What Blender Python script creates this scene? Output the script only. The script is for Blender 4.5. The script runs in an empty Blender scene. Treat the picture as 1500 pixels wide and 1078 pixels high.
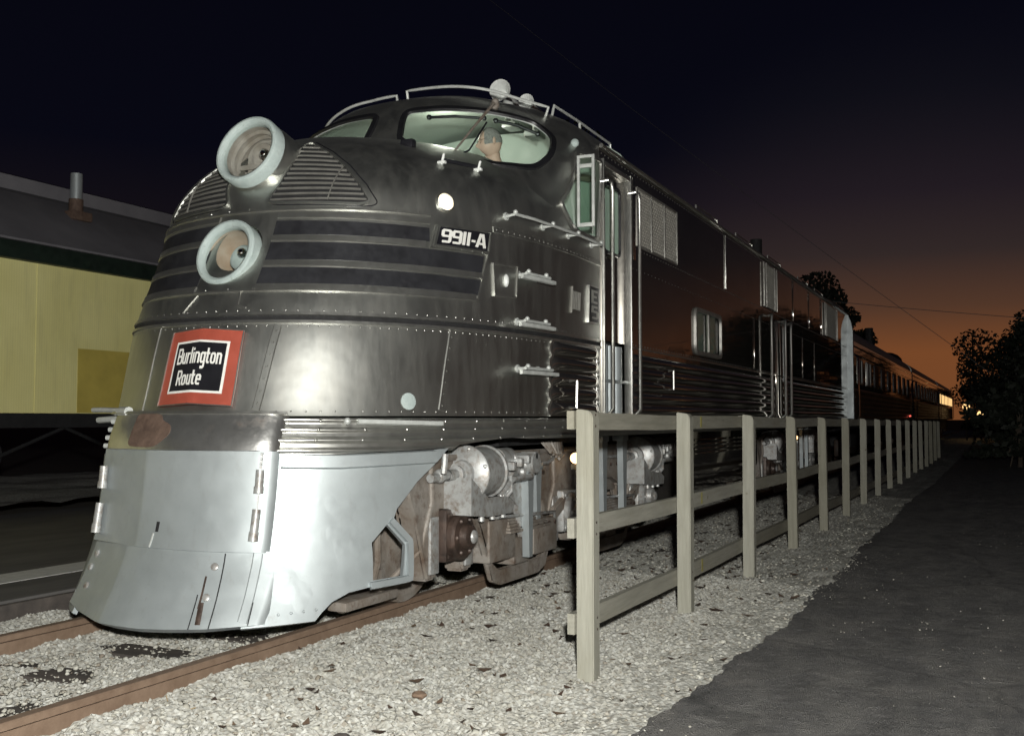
import bpy, bmesh, math, random
import numpy as np
from mathutils import Vector, Matrix, geometry
random.seed(7)
R = math.radians
sc = bpy.context.scene
COL = sc.collection

# ------------------------------------------------------------------ camera
cam = bpy.data.objects.new('camera', bpy.data.cameras.new('camera'))
COL.objects.link(cam)
cam.data.sensor_width = 36.0
cam.data.lens = 36.0
cam.data.clip_start = 0.05
cam.data.clip_end = 3000
cam.location = (4.39, -4.60, 1.22)
cam.rotation_euler = (R(90 + 2.824), 0, R(25.396))
sc.camera = cam

# ------------------------------------------------------------------ dusk sky
wd = bpy.data.worlds.new('World')
sc.world = wd
wd.use_nodes = True
wn, wl = wd.node_tree.nodes, wd.node_tree.links
wn.clear()
w_out = wn.new('ShaderNodeOutputWorld')
w_bg = wn.new('ShaderNodeBackground')
tc = wn.new('ShaderNodeTexCoord')
sep = wn.new('ShaderNodeSeparateXYZ')
wl.new(tc.outputs['Generated'], sep.inputs[0])
def wramp(stops):
    n = wn.new('ShaderNodeValToRGB')
    e = n.color_ramp.elements
    while len(e) < len(stops): e.new(0.5)
    for k, (p, c) in zip(e, stops):
        k.position = p; k.color = (*c, 1)
    return n
def wmath(op, a, b=None):
    n = wn.new('ShaderNodeMath'); n.operation = op; n.use_clamp = False
    for i, v in enumerate((a, b)):
        if v is None: continue
        if hasattr(v, 'links'): wl.new(v, n.inputs[i])
        else: n.inputs[i].default_value = v
    return n.outputs[0]
glow = wramp([(0.0, (.165, .058, .020)), (.06, (.175, .061, .021)), (.10, (.082, .038, .0220)), (.15, (.032, .0215, .0205)),
              (.205, (.018, .0125, .017)), (.29, (.0088, .0082, .0115)), (.45, (.0042, .0042, .0070)), (1, (.0018, .0018, .0044))])
night = wramp([(0.0, (.080, .029, .011)), (.06, (.070, .026, .011)), (.10, (.030, .0140, .0105)), (.15, (.0085, .0062, .0082)), (.25, (.0025, .0026, .0064)), (.45, (.0018, .0019, .0048)), (1, (.0013, .0014, .0034))])
wl.new(sep.outputs['Z'], glow.inputs[0]); wl.new(sep.outputs['Z'], night.inputs[0])
GA = R(-3)                                   # where the sun went down, to the right of the track
az = wmath('ADD', wmath('MULTIPLY', sep.outputs['X'], math.sin(GA)), wmath('MULTIPLY', sep.outputs['Y'], math.cos(GA)))
mr = wn.new('ShaderNodeMapRange'); mr.interpolation_type = 'SMOOTHSTEP'
mr.inputs['From Min'].default_value = .926; mr.inputs['From Max'].default_value = .998
wl.new(az, mr.inputs['Value'])
mixw = wn.new('ShaderNodeMix'); mixw.data_type = 'RGBA'
wl.new(mr.outputs[0], mixw.inputs['Factor']); wl.new(night.outputs[0], mixw.inputs[6]); wl.new(glow.outputs[0], mixw.inputs[7])
wl.new(mixw.outputs[2], w_bg.inputs['Color'])
w_bg.inputs['Strength'].default_value = 1.0
wl.new(w_bg.outputs[0], w_out.inputs[0])

# ------------------------------------------------------------------ the photographer's flash
fl = bpy.data.lights.new('flash', 'POINT')
fl.energy = 400
fl.color = (1.0, .985, .93)
fl.shadow_soft_size = .07
flo = bpy.data.objects.new('flash', fl); COL.objects.link(flo)
flo.location = (4.60, -4.80, 1.60)
fl.use_nodes = True                          # unphysical falloff added: distant things get more light than a flash gives
fn_ = fl.node_tree.nodes; ff = fn_.new('ShaderNodeLightFalloff'); ff.inputs['Strength'].default_value = 1.0
fa = fn_.new('ShaderNodeMath'); fa.operation = 'MULTIPLY_ADD'; fa.inputs[1].default_value = 4.6      # quadratic share
fb = fn_.new('ShaderNodeMath'); fb.operation = 'MULTIPLY_ADD'; fb.inputs[1].default_value = .24; fb.inputs[2].default_value = 0
fl.node_tree.links.new(ff.outputs['Linear'], fb.inputs[0]); fl.node_tree.links.new(ff.outputs['Quadratic'], fa.inputs[0])
fl.node_tree.links.new(fb.outputs[0], fa.inputs[2]); fl.node_tree.links.new(fa.outputs[0], fn_['Emission'].inputs['Strength'])

sc.view_settings.view_transform = 'Standard'
sc.view_settings.look = 'None'
sc.view_settings.exposure = 0.0
sc.view_settings.gamma = 1.0
sc.cycles.max_bounces = 8
sc.cycles.transparent_max_bounces = 12

# ------------------------------------------------------------------ materials
class NT:
    def __init__(s, name):
        s.m = bpy.data.materials.new(name); s.m.use_nodes = True
        s.n, s.l = s.m.node_tree.nodes, s.m.node_tree.links
        s.b = s.n['Principled BSDF']; s.o = s.n['Material Output']
        s.tc = s.n.new('ShaderNodeTexCoord')
    def noise(s, scale, detail=4, rough=.55, vec=None, stretch=None):
        n = s.n.new('ShaderNodeTexNoise'); n.inputs['Scale'].default_value = scale
        n.inputs['Detail'].default_value = detail; n.inputs['Roughness'].default_value = rough
        v = vec or s.tc.outputs['Object']
        if stretch:
            mp = s.n.new('ShaderNodeMapping'); mp.inputs['Scale'].default_value = stretch
            s.l.new(v, mp.inputs[0]); v = mp.outputs[0]
        s.l.new(v, n.inputs['Vector']); return n.outputs['Fac']
    def voro(s, scale, feature='F1', out='Distance'):
        n = s.n.new('ShaderNodeTexVoronoi'); n.feature = feature; n.inputs['Scale'].default_value = scale
        s.l.new(s.tc.outputs['Object'], n.inputs['Vector']); return n.outputs[out]
    def ramp(s, fac, stops):
        n = s.n.new('ShaderNodeValToRGB'); e = n.color_ramp.elements
        while len(e) < len(stops): e.new(.5)
        for k, (p, c) in zip(e, stops):
            k.position = p
            k.color = (*c, 1) if hasattr(c, '__len__') else (c, c, c, 1)
        s.l.new(fac, n.inputs[0]); return n.outputs[0]
    def mix(s, fac, a, b, mode='MIX'):
        n = s.n.new('ShaderNodeMix'); n.data_type = 'RGBA'; n.blend_type = mode
        for i, v in ((0, fac), (6, a), (7, b)):
            if hasattr(v, 'links'): s.l.new(v, n.inputs[i])
            elif hasattr(v, '__len__'): n.inputs[i].default_value = (*v, 1)
            else: n.inputs[i].default_value = v
        return n.outputs[2]
    def math(s, op, a, b=0.0):
        n = s.n.new('ShaderNodeMath'); n.operation = op
        for i, v in enumerate((a, b)):
            if hasattr(v, 'links'): s.l.new(v, n.inputs[i])
            else: n.inputs[i].default_value = v
        return n.outputs[0]
    def set(s, **k):
        nm = dict(base='Base Color', rough='Roughness', metal='Metallic', spec='Specular IOR Level', coat='Coat Weight',
                  emit='Emission Color', es='Emission Strength', alpha='Alpha')
        for q, v in k.items():
            i = s.b.inputs[nm[q]]
            if hasattr(v, 'links'): s.l.new(v, i)
            elif hasattr(v, '__len__'): i.default_value = (*v, 1)
            else: i.default_value = v
        return s
    def bump(s, h, strength=.3, dist=.01, prev=None):
        n = s.n.new('ShaderNodeBump'); n.inputs['Strength'].default_value = strength; n.inputs['Distance'].default_value = dist
        s.l.new(h, n.inputs['Height'])
        if prev is not None: s.l.new(prev, n.inputs['Normal'])
        s.l.new(n.outputs[0], s.b.inputs['Normal']); return n.outputs[0]
def plain(name, base, rough=.5, metal=0.0, var=.25, scale=6, bump=0.0):
    t = NT(name)
    f = t.noise(scale, 5)
    lo = tuple(c * (1 - var) for c in base); hi = tuple(min(1, c * (1 + var)) for c in base)
    t.set(base=t.ramp(f, [(.3, lo), (.7, hi)]), rough=t.ramp(t.noise(scale * 2.3, 4), [(.3, max(.02, rough * .8)), (.7, min(1, rough * 1.2))]), metal=metal)
    if bump: t.bump(t.noise(scale * 8, 4), bump, .01)
    return t.m
M = {}
def two_sided(t, paint=(.30, .35, .31)):
    """steel outside, painted pale green on the inner face of the same sheet"""
    g = t.n.new('ShaderNodeNewGeometry')
    p = t.n.new('ShaderNodeBsdfPrincipled'); p.inputs['Base Color'].default_value = (*paint, 1); p.inputs['Roughness'].default_value = .55
    mx = t.n.new('ShaderNodeMixShader')
    t.l.new(g.outputs['Backfacing'], mx.inputs[0]); t.l.new(t.b.outputs[0], mx.inputs[1]); t.l.new(p.outputs[0], mx.inputs[2])
    t.l.new(mx.outputs[0], t.o.inputs[0])
# weathered stainless of the nose
t = NT('nose_steel')
f = t.noise(1.7, 6, .6); f2 = t.noise(9, 5, .6, stretch=(1, 1, .25)); f3 = t.noise(60, 3)
f4 = t.noise(26, 5, .7, stretch=(1, 1, .08))
c = t.mix(t.ramp(f, [(.35, 0.), (.65, 1.)]), (.41, .415, .39), (.51, .52, .49))
c = t.mix(t.ramp(f2, [(.42, 0.), (.85, .42)]), c, (.24, .22, .19))
c = t.mix(t.ramp(f4, [(.55, 0.), (.75, .2)]), c, (.54, .54, .51))
t.set(base=c, metal=t.ramp(f2, [(.40, .97), (.75, .91)]), rough=t.ramp(t.mix(.4, f2, f4), [(.3, .34), (.7, .44)]))
t.bump(t.noise(2.2, 3), .10, .05)
two_sided(t)
M['nose'] = t.m
# brighter, cleaner polished side
t = NT('side_steel')
f = t.noise(2.2, 5, .6, stretch=(1, .3, 1)); f2 = t.noise(14, 4, stretch=(1, .5, .2))
t.set(base=t.mix(t.ramp(f, [(.35, 0.), (.7, 1.)]), (.27, .25, .23), (.36, .335, .31)), metal=.93, rough=t.ramp(f2, [(.3, .025), (.75, .075)]))
h = t.bump(t.noise(1.1, 2, stretch=(1, 1, .6)), .05, .05)
two_sided(t)
M['side'] = t.m
t = NT('bright_trim'); f = t.noise(12, 4)
t.set(base=t.ramp(f, [(.3, (.46, .46, .43)), (.7, (.55, .55, .52))]), metal=.92, rough=t.ramp(t.noise(30, 3), [(.3, .28), (.7, .36)]))
M['trim'] = t.m
t = NT('chrome_band'); f = t.noise(5, 6, .7); f2 = t.noise(2.2, 5, .65)
rust = t.ramp(f2, [(.62, 0.), (.70, .8)])
t.set(base=t.mix(rust, t.ramp(f, [(.3, (.40, .40, .39)), (.7, (.62, .62, .60))]), (.12, .085, .065)), metal=.9, rough=t.mix(rust, (.30, .30, .30), (.65, .65, .65)))
t.bump(t.noise(7, 4), .15, .03)
M['band'] = t.m
# silver paint of the pilot
t = NT('silver_paint'); f = t.noise(2.5, 6, .6); f2 = t.noise(22, 5, .65, stretch=(1, 1, .35)); f3 = t.noise(4.2, 6, .7)
c = t.mix(t.ramp(f, [(.3, 0.), (.7, 1.)]), (.325, .36, .37), (.41, .45, .46))
c = t.mix(t.ramp(f2, [(.56, 0.), (.82, .35)]), c, (.24, .24, .23))
c = t.mix(t.ramp(f3, [(.66, 0.), (.74, .5)]), c, (.20, .17, .14))
t.set(base=c, metal=.45, rough=t.ramp(t.noise(8, 4), [(.3, .40), (.7, .54)]))
nb0 = t.bump(t.noise(2.6, 2, .4), .14, .06); t.bump(t.ramp(t.noise(6, 2, .4), [(.60, 0.), (.74, 1.)]), .045, .03, nb0)
M['silver'] = t.m
t = NT('stripe_paint'); f = t.noise(5, 5); f2 = t.noise(20, 4)
t.set(base=t.ramp(f, [(.3, (.020, .020, .023)), (.7, (.038, .039, .044))]), rough=t.ramp(f2, [(.3, .32), (.7, .48)]), metal=.25)
M['stripe'] = t.m
t = NT('ring_paint'); f = t.noise(9, 6, .7); f2 = t.noise(34, 6, .75)
c = t.ramp(f, [(.35, (.33, .395, .385)), (.65, (.42, .485, .47))])
t.set(base=t.mix(t.ramp(f2, [(.58, 0.), (.70, .8)]), c, (.20, .22, .20)), rough=.6, spec=.3)
M['ring'] = t.m
M['white'] = plain('white_enamel', (.62, .64, .62), .4, 0, .12, 20)
M['pale'] = plain('pale_metal_paint', (.50, .52, .50), .4, .2, .15, 15)
M['black'] = plain('black_enamel', (.012, .012, .015), .35, 0, .3, 10)
M['rubber'] = plain('black_rubber', (.012, .012, .014), .4, 0, .3, 10)
M['red'] = plain('red_enamel', (.33, .070, .045), .38, 0, .12, 7)
M['letter'] = plain('white_lettering', (.72, .72, .68), .45, 0, .06, 12)
M['letter_dim'] = plain('dull_lettering', (.36, .36, .33), .5, 0, .1, 12)
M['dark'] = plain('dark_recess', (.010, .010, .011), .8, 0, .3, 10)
M['slat'] = plain('louvre_steel', (.24, .235, .215), .42, .5, .2, 9)
t = NT('truck_paint'); f = t.noise(4, 6, .65); f2 = t.noise(13, 6, .7)
c = t.mix(t.ramp(f, [(.38, 0.), (.66, 1.)]), (.27, .25, .225), (.165, .13, .10))
c = t.mix(t.ramp(f2, [(.52, 0.), (.70, .8)]), c, (.10, .062, .042))
t.set(base=c, rough=t.ramp(f2, [(.3, .5), (.7, .8)]), metal=.15)
t.bump(f2, .45, .02)
M['truck'] = t.m
t = NT('truck_silver'); f = t.noise(6, 6, .65); f2 = t.noise(21, 5, .7)
c = t.mix(t.ramp(f2, [(.46, 0.), (.68, .8)]), t.ramp(f, [(.3, (.34, .35, .35)), (.7, (.48, .49, .48))]), (.18, .135, .10))
t.set(base=c, rough=.45, metal=.35); t.bump(f2, .15, .01)
M['tsilver'] = t.m
t = NT('greasy_iron'); f = t.noise(9, 6, .7)
t.set(base=t.ramp(f, [(.3, (.022, .018, .016)), (.7, (.105, .07, .055))]), rough=t.ramp(f, [(.3, .3), (.7, .6)]), metal=.3); t.bump(f, .4, .015)
M['grease'] = t.m
t = NT('rail_rust'); f = t.noise(8, 6, .65); f2 = t.noise(50, 4)
t.set(base=t.mix(t.ramp(f, [(.3, 0.), (.7, 1.)]), (.135, .088, .058), (.215, .150, .105)), rough=.8); t.bump(f2, .3, .006)
M['rail'] = t.m
t = NT('rail_polished'); t.set(base=t.ramp(t.noise(6, 4, stretch=(1, .15, 1)), [(.3, (.16, .12, .10)), (.7, (.34, .30, .28))]), metal=.8, rough=.38)
M['railtop'] = t.m
t = NT('tie_wood'); f = t.noise(6, 6, .6, stretch=(.2, 1, 1))
t.set(base=t.ramp(f, [(.3, (.040, .035, .032)), (.7, (.095, .08, .07))]), rough=.85); t.bump(f, .4, .02)
M['tie'] = t.m
t = NT('fence_wood'); f = t.noise(5, 6, .6, stretch=(6, 6, .5)); f2 = t.noise(1.8, 4); f3 = t.noise(40, 4, .6, stretch=(3, 3, .15))
c = t.mix(t.ramp(f, [(.3, 0.), (.72, 1.)]), (.26, .255, .215), (.355, .35, .30))
c = t.mix(t.ramp(f2, [(.5, 0.), (.75, .45)]), c, (.24, .225, .165))
c = t.mix(t.ramp(f3, [(.60, 0.), (.74, .4)]), c, (.17, .15, .105))
oi = t.n.new('ShaderNodeObjectInfo'); kn = t.voro(5.5)
c = t.mix(t.ramp(kn, [(.05, .8), (.10, 0.)]), c, (.11, .085, .055))
c = t.mix(.75, c, t.ramp(oi.outputs['Random'], [(0., (.72, .70, .64)), (.5, (.95, .95, .93)), (1., (1., 1., 1.))]), 'MULTIPLY')
t.set(base=c, rough=.8, spec=.25); t.bump(f3, .45, .008)
M['post'] = t.m
t = NT('rail_board_wood'); f = t.noise(5, 6, .6, stretch=(6, .5, 6)); f2 = t.noise(1.8, 4); f3 = t.noise(40, 4, .6, stretch=(3, .15, 3))
c = t.mix(t.ramp(f, [(.3, 0.), (.72, 1.)]), (.255, .25, .21), (.355, .345, .295))
c = t.mix(t.ramp(f2, [(.5, 0.), (.75, .5)]), c, (.25, .23, .17))
c = t.mix(t.ramp(f3, [(.60, 0.), (.74, .45)]), c, (.17, .15, .105))
oi = t.n.new('ShaderNodeObjectInfo'); kn = t.voro(5.5)
c = t.mix(t.ramp(kn, [(.05, .8), (.10, 0.)]), c, (.11, .085, .055))
c = t.mix(.75, c, t.ramp(oi.outputs['Random'], [(0., (.72, .70, .64)), (.5, (.95, .95, .93)), (1., (1., 1., 1.))]), 'MULTIPLY')
t.set(base=c, rough=.8, spec=.25); t.bump(f3, .45, .008)
M['board'] = t.m
# glass: thin pane
def glass(name, tint, refl=.5):
    t = NT(name)
    tr = t.n.new('ShaderNodeBsdfTransparent'); tr.inputs[0].default_value = (*tint, 1)
    gl = t.n.new('ShaderNodeBsdfGlossy'); gl.inputs['Roughness'].default_value = .02
    lw = t.n.new('ShaderNodeLayerWeight'); lw.inputs['Blend'].default_value = .5
    fr = t.math('ADD', t.math('MULTIPLY', t.math('POWER', lw.outputs['Facing'], 4.0), .85), .035).node
    mx = t.n.new('ShaderNodeMixShader')
    t.l.new(fr.outputs[0], mx.inputs[0]); t.l.new(tr.outputs[0], mx.inputs[1]); t.l.new(gl.outputs[0], mx.inputs[2])
    t.l.new(mx.outputs[0], t.o.inputs[0]); return t.m
M['glass'] = glass('window_glass', (.86, .93, .89))
M['lens'] = glass('lens_glass', (.93, .94, .93))
def emis(name, col, s):
    t = NT(name); t.set(base=(.8, .75, .6), emit=col, es=s, rough=.3)
    f = t.noise(20, 2); return t.m
M['lamp'] = emis('lit_lamp', (1.0, .84, .60), 2.2)
M['lamp_amber'] = emis('lit_amber_lamp', (1.0, .62, .28), 4.0)
M['lamp_red'] = emis('lit_red_lamp', (1.0, .12, .08), 1.2)
M['lamp_far'] = emis('lit_far_lamp', (1.0, .62, .25), 1.7)
M['dome'] = emis('cab_dome_lamp', (1.0, .93, .80), 2.0)
M['interior'] = plain('cab_green_paint', (.31, .36, .32), .5, 0, .05, 3)
M['interior_dark'] = plain('cab_brown_trim', (.16, .14, .11), .5, 0, .2, 5)
M['skin'] = plain('skin', (.66, .45, .36), .5, 0, .08, 18)
M['hair'] = plain('grey_hair', (.27, .26, .25), .7, 0, .3, 60, .4)
M['shirt'] = plain('dark_blue_cloth', (.030, .045, .13), .8, 0, .25, 14)
M['patchcol'] = plain('tan_patch', (.45, .34, .20), .7, 0, .1, 20)
t = NT('reflector'); t.set(base=t.ramp(t.noise(6, 4), [(.3, (.30, .27, .23)), (.7, (.52, .50, .46))]), metal=.35, rough=.34); M['reflector'] = t.m
t = NT('tan_reflector'); f = t.noise(4, 5, .6); t.set(base=t.ramp(f, [(.35, (.30, .215, .145)), (.6, (.42, .37, .30))]), metal=.1, rough=.45); M['tan'] = t.m
t = NT('chrome'); t.set(base=t.ramp(t.noise(4, 2), [(.3, (.75, .75, .75)), (.7, (.85, .85, .85))]), metal=1, rough=.06); M['chrome'] = t.m
M['mesh'] = plain('grille_backing', (.055, .045, .038), .6, .2, .3, 5)
M['lattice'] = plain('lattice_wire', (.36, .345, .31), .45, .35, .15, 9)
# ------------------------------------------------------------------ mesh helpers
def link(name, me, m, parent=None, smooth=None):
    o = bpy.data.objects.new(name, me); COL.objects.link(o)
    if m is not None and not me.materials: me.materials.append(m)
    if parent is not None: o.parent = parent
    return o
def obj(name, bm, m, parent=None, smooth=True, ang=35):
    me = bpy.data.meshes.new(name)
    bmesh.ops.recalc_face_normals(bm, faces=bm.faces[:])
    bm.to_mesh(me); bm.free()
    if smooth:
        me.polygons.foreach_set('use_smooth', [True] * len(me.polygons))
        me.set_sharp_from_angle(angle=R(ang))
    for k in (m if isinstance(m, (list, tuple)) else [m]): me.materials.append(k)
    return link(name, me, None, parent)
def thing(name, label, cat, loc=(0, 0, 0), group=None, rotz=0):
    o = bpy.data.objects.new(name, None); COL.objects.link(o)
    o.empty_display_size = .2
    o.location = loc; o.rotation_euler = (0, 0, rotz)
    return tag(o, label, cat, group)
def tag(o, label=None, cat=None, group=None, kind=None):
    if label: o['label'] = label
    if cat: o['category'] = cat
    if group: o['group'] = group
    if kind: o['kind'] = kind
    return o
def BM(): return bmesh.new()
def box(bm, lo, hi, bev=0.0, mat=None, mi=0):
    r = bmesh.ops.create_cube(bm, size=1)
    vs = r['verts']
    for v in vs:
        v.co = Vector([lo[i] + (v.co[i] + .5) * (hi[i] - lo[i]) for i in range(3)])
    fs = list({f for v in vs for f in v.link_faces})
    for f in fs: f.material_index = mi
    if bev > 0:
        es = list({e for v in vs for e in v.link_edges})
        q = bmesh.ops.bevel(bm, geom=es, offset=bev, segments=2, affect='EDGES', profile=.6)
        vs = list({v for f in q['faces'] for v in f.verts} | {v for v in vs if v.is_valid})
        for f in q['faces']: f.material_index = mi
    if mat is not None: bmesh.ops.transform(bm, matrix=mat, verts=[v for v in vs if v.is_valid])
    return vs
def frame_of(d):
    d = Vector(d).normalized()
    a = Vector((0, 0, 1)) if abs(d.z) < .9 else Vector((1, 0, 0))
    u = d.cross(a).normalized(); w = u.cross(d).normalized()
    return u, w
def tube(bm, pts, r, n=8, cap=True, mi=0):
    pts = [Vector(p) for p in pts]
    rs = r if hasattr(r, '__len__') else [r] * len(pts)
    rings = []; u = None
    for i, p in enumerate(pts):
        d = (pts[min(i + 1, len(pts) - 1)] - pts[max(i - 1, 0)])
        if d.length < 1e-9: d = Vector((0, 0, 1))
        d.normalize()
        if u is None: u, w = frame_of(d)
        else:
            u = (u - d * u.dot(d)).normalized(); w = u.cross(d).normalized()
        rings.append([bm.verts.new(p + (u * math.cos(2 * math.pi * k / n) + w * math.sin(2 * math.pi * k / n)) * rs[i]) for k in range(n)])
    for a, b in zip(rings, rings[1:]):
        for k in range(n):
            f = bm.faces.new((a[k], a[(k + 1) % n], b[(k + 1) % n], b[k])); f.material_index = mi
    if cap:
        bm.faces.new(rings[0][::-1]).material_index = mi; bm.faces.new(rings[-1]).material_index = mi
def lathe(bm, prof, center, axis, n=32, mi=0):
    """prof: list of (distance along the axis, radius)"""
    c = Vector(center); d = Vector(axis).normalized(); u, w = frame_of(d)
    rings = []
    for h, r in prof:
        if r < 1e-6: rings.append([bm.verts.new(c + d * h)])
        else: rings.append([bm.verts.new(c + d * h + (u * math.cos(2 * math.pi * k / n) + w * math.sin(2 * math.pi * k / n)) * r) for k in range(n)])
    for a, b in zip(rings, rings[1:]):
        for k in range(n):
            k2 = (k + 1) % n
            if len(a) == 1 and len(b) == 1: continue
            if len(a) == 1: f = bm.faces.new((a[0], b[k2], b[k]))
            elif len(b) == 1: f = bm.faces.new((a[k], a[k2], b[0]))
            else: f = bm.faces.new((a[k], a[k2], b[k2], b[k]))
            f.material_index = mi
def cyl(bm, p, q, r, n=16, mi=0):
    p, q = Vector(p), Vector(q); L = (q - p).length
    lathe(bm, [(0, 0), (0, r), (L, r), (L, 0)], p, q - p, n, mi)
def ball(bm, c, r, seg=10, mi=0, sc_=(1, 1, 1)):
    q = bmesh.ops.create_uvsphere(bm, u_segments=seg, v_segments=max(5, seg // 2 + 1), radius=r, matrix=Matrix.Translation(c) @ Matrix.Diagonal((*sc_, 1)))
    for f in {f for v in q['verts'] for f in v.link_faces}: f.material_index = mi
def prism(bm, poly, a, b, fn, mi=0):
    """poly (p,q) extruded from a to b; fn(p,q,t) -> xyz"""
    A = [bm.verts.new(fn(p, q, a)) for p, q in poly]; B = [bm.verts.new(fn(p, q, b)) for p, q in poly]
    n = len(poly)
    for i in range(n):
        bm.faces.new((A[i], A[(i + 1) % n], B[(i + 1) % n], B[i])).material_index = mi
    bm.faces.new(A[::-1]).material_index = mi; bm.faces.new(B).material_index = mi
YZ = lambda y, z, x: (x, y, z)
XZ = lambda x, z, y: (x, y, z)
def inpoly(p, poly):
    x, y = p; c = False; n = len(poly)
    for i in range(n):
        (x1, y1), (x2, y2) = poly[i], poly[i - 1]
        if (y1 > y) != (y2 > y) and x < (x2 - x1) * (y - y1) / (y2 - y1) + x1: c = not c
    return c
def dens(poly, st):
    out = []
    for i in range(len(poly)):
        a, b = poly[i], poly[(i + 1) % len(poly)]
        n = max(1, int(math.ceil(max(abs(b[0] - a[0]) / st[0], abs(b[1] - a[1]) / st[1]) - 1e-6)))
        out += [(a[0] + (b[0] - a[0]) * k / n, a[1] + (b[1] - a[1]) * k / n) for k in range(n)]
    return out
def rounded(poly, r, n=4):
    """round the corners of a 2-D polygon"""
    out = []
    m = len(poly)
    for i in range(m):
        p, a, b = Vector(poly[i]), Vector(poly[i - 1]), Vector(poly[(i + 1) % m])
        ra = min(r, (a - p).length * .45); rb = min(r, (b - p).length * .45)
        s, e = p + (a - p).normalized() * ra, p + (b - p).normalized() * rb
        for k in range(n + 1):
            t = k / n
            q = s * (1 - t) ** 2 + p * 2 * t * (1 - t) + e * t * t
            out.append((q.x, q.y))
    return out
def normal_at(F, a, b, e=2e-3):
    du = Vector(F(a + e, b)) - Vector(F(a - e, b)); dv = Vector(F(a, b + e)) - Vector(F(a, b - e))
    n = du.cross(dv)
    return n.normalized() if n.length > 1e-12 else Vector((0, 0, 1))
def off(F, d):
    def G(a, b):
        return Vector(F(a, b)) + normal_at(F, a, b) * d
    return G
def sheet(name, F, outer, holes=(), m=None, parent=None, st=(.02, .05), o=0.0, thick=0.0, flip=False, NF=None):
    """a skin over the (a,b) domain mapped by F, with openings; thick > 0 turns its rim inwards"""
    loops = [dens(outer, st)] + [dens(h, st) for h in holes]
    pts = [p for l in loops for p in l]; edges = []; k = 0
    for l in loops:
        edges += [(k + i, k + (i + 1) % len(l)) for i in range(len(l))]; k += len(l)
    xs = [p[0] for p in loops[0]]; ys = [p[1] for p in loops[0]]
    nx = max(1, int((max(xs) - min(xs)) / st[0])); ny = max(1, int((max(ys) - min(ys)) / st[1]))
    for i in range(nx + 1):
        for j in range(ny + 1):
            p = (min(xs) + (max(xs) - min(xs)) * i / nx, min(ys) + (max(ys) - min(ys)) * j / ny)
            if inpoly(p, loops[0]) and not any(inpoly(p, h) for h in loops[1:]): pts.append(p)
    sx, sy = 1 / st[0], 1 / st[1]
    V, E, Fc, ov, oe, of = geometry.delaunay_2d_cdt([Vector((p[0] * sx, p[1] * sy)) for p in pts], edges, [], 0, 1e-4)
    P2 = [(v.x / sx, v.y / sy) for v in V]
    keep = []
    for f in Fc:
        c = (sum(P2[i][0] for i in f) / 3, sum(P2[i][1] for i in f) / 3)
        if inpoly(c, loops[0]) and not any(inpoly(c, h) for h in loops[1:]): keep.append(tuple(f))
    N = [normal_at(NF or F, *p) for p in P2]
    P3 = [Vector(F(*p)) + n * o for p, n in zip(P2, N)]
    if flip: keep = [f[::-1] for f in keep]; N = [-n for n in N]
    nrm = list(N); faces = list(keep)
    if thick:
        cnt = {}
        for f in keep:
            for i in range(3):
                e = (f[i], f[(i + 1) % 3]); cnt[e] = 1
        for e in list(cnt):
            if (e[1], e[0]) not in cnt:
                a, b = e; i0 = len(P3)
                P3 += [P3[a] + Vector(), P3[b] + Vector(), P3[b] - N[b] * thick, P3[a] - N[a] * thick]
                t = (P3[b] - P3[a]); r = t.cross(N[a]); r = r.normalized() if r.length > 1e-9 else N[a]
                nrm += [r] * 4
                faces.append((i0 + 1, i0, i0 + 3, i0 + 2))
    me = bpy.data.meshes.new(name)
    me.from_pydata([tuple(p) for p in P3], [], faces); me.update()
    me.polygons.foreach_set('use_smooth', [True] * len(me.polygons))
    me.normals_split_custom_set_from_vertices([tuple(n) for n in nrm])
    return link(name, me, m, parent)
def ribbon(bm, F, path, w, o, closed=False, base=0.0, mi=0, st=.02):
    """raised flat bar of width w (metres) along an (a,b) path on F, standing o proud"""
    P = []
    for i in range(len(path) if closed else len(path) - 1):
        a, b = path[i], path[(i + 1) % len(path)]
        L = (Vector(F(*b)) - Vector(F(*a))).length
        n = max(1, int(L / max(st, .01)))
        P += [(a[0] + (b[0] - a[0]) * k / n, a[1] + (b[1] - a[1]) * k / n) for k in range(n)]
    if not closed: P.append(path[-1])
    X = [Vector(F(*p)) for p in P]; N = [normal_at(F, *p) for p in P]
    n = len(P); rows = []
    for i in range(n):
        a = X[(i - 1) % n] if closed or i > 0 else X[i]
        b = X[(i + 1) % n] if closed or i < n - 1 else X[i]
        d = (b - a).normalized(); s = d.cross(N[i]).normalized()
        rows.append([bm.verts.new(X[i] + s * w / 2 + N[i] * base), bm.verts.new(X[i] + s * w / 2 * .8 + N[i] * o),
                     bm.verts.new(X[i] - s * w / 2 * .8 + N[i] * o), bm.verts.new(X[i] - s * w / 2 + N[i] * base)])
    for i in range(n if closed else n - 1):
        A, B = rows[i], rows[(i + 1) % n]
        for k in range(3): bm.faces.new((A[k], A[k + 1], B[k + 1], B[k])).material_index = mi
    if not closed:
        bm.faces.new(rows[0]).material_index = mi; bm.faces.new(rows[-1][::-1]).material_index = mi
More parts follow.
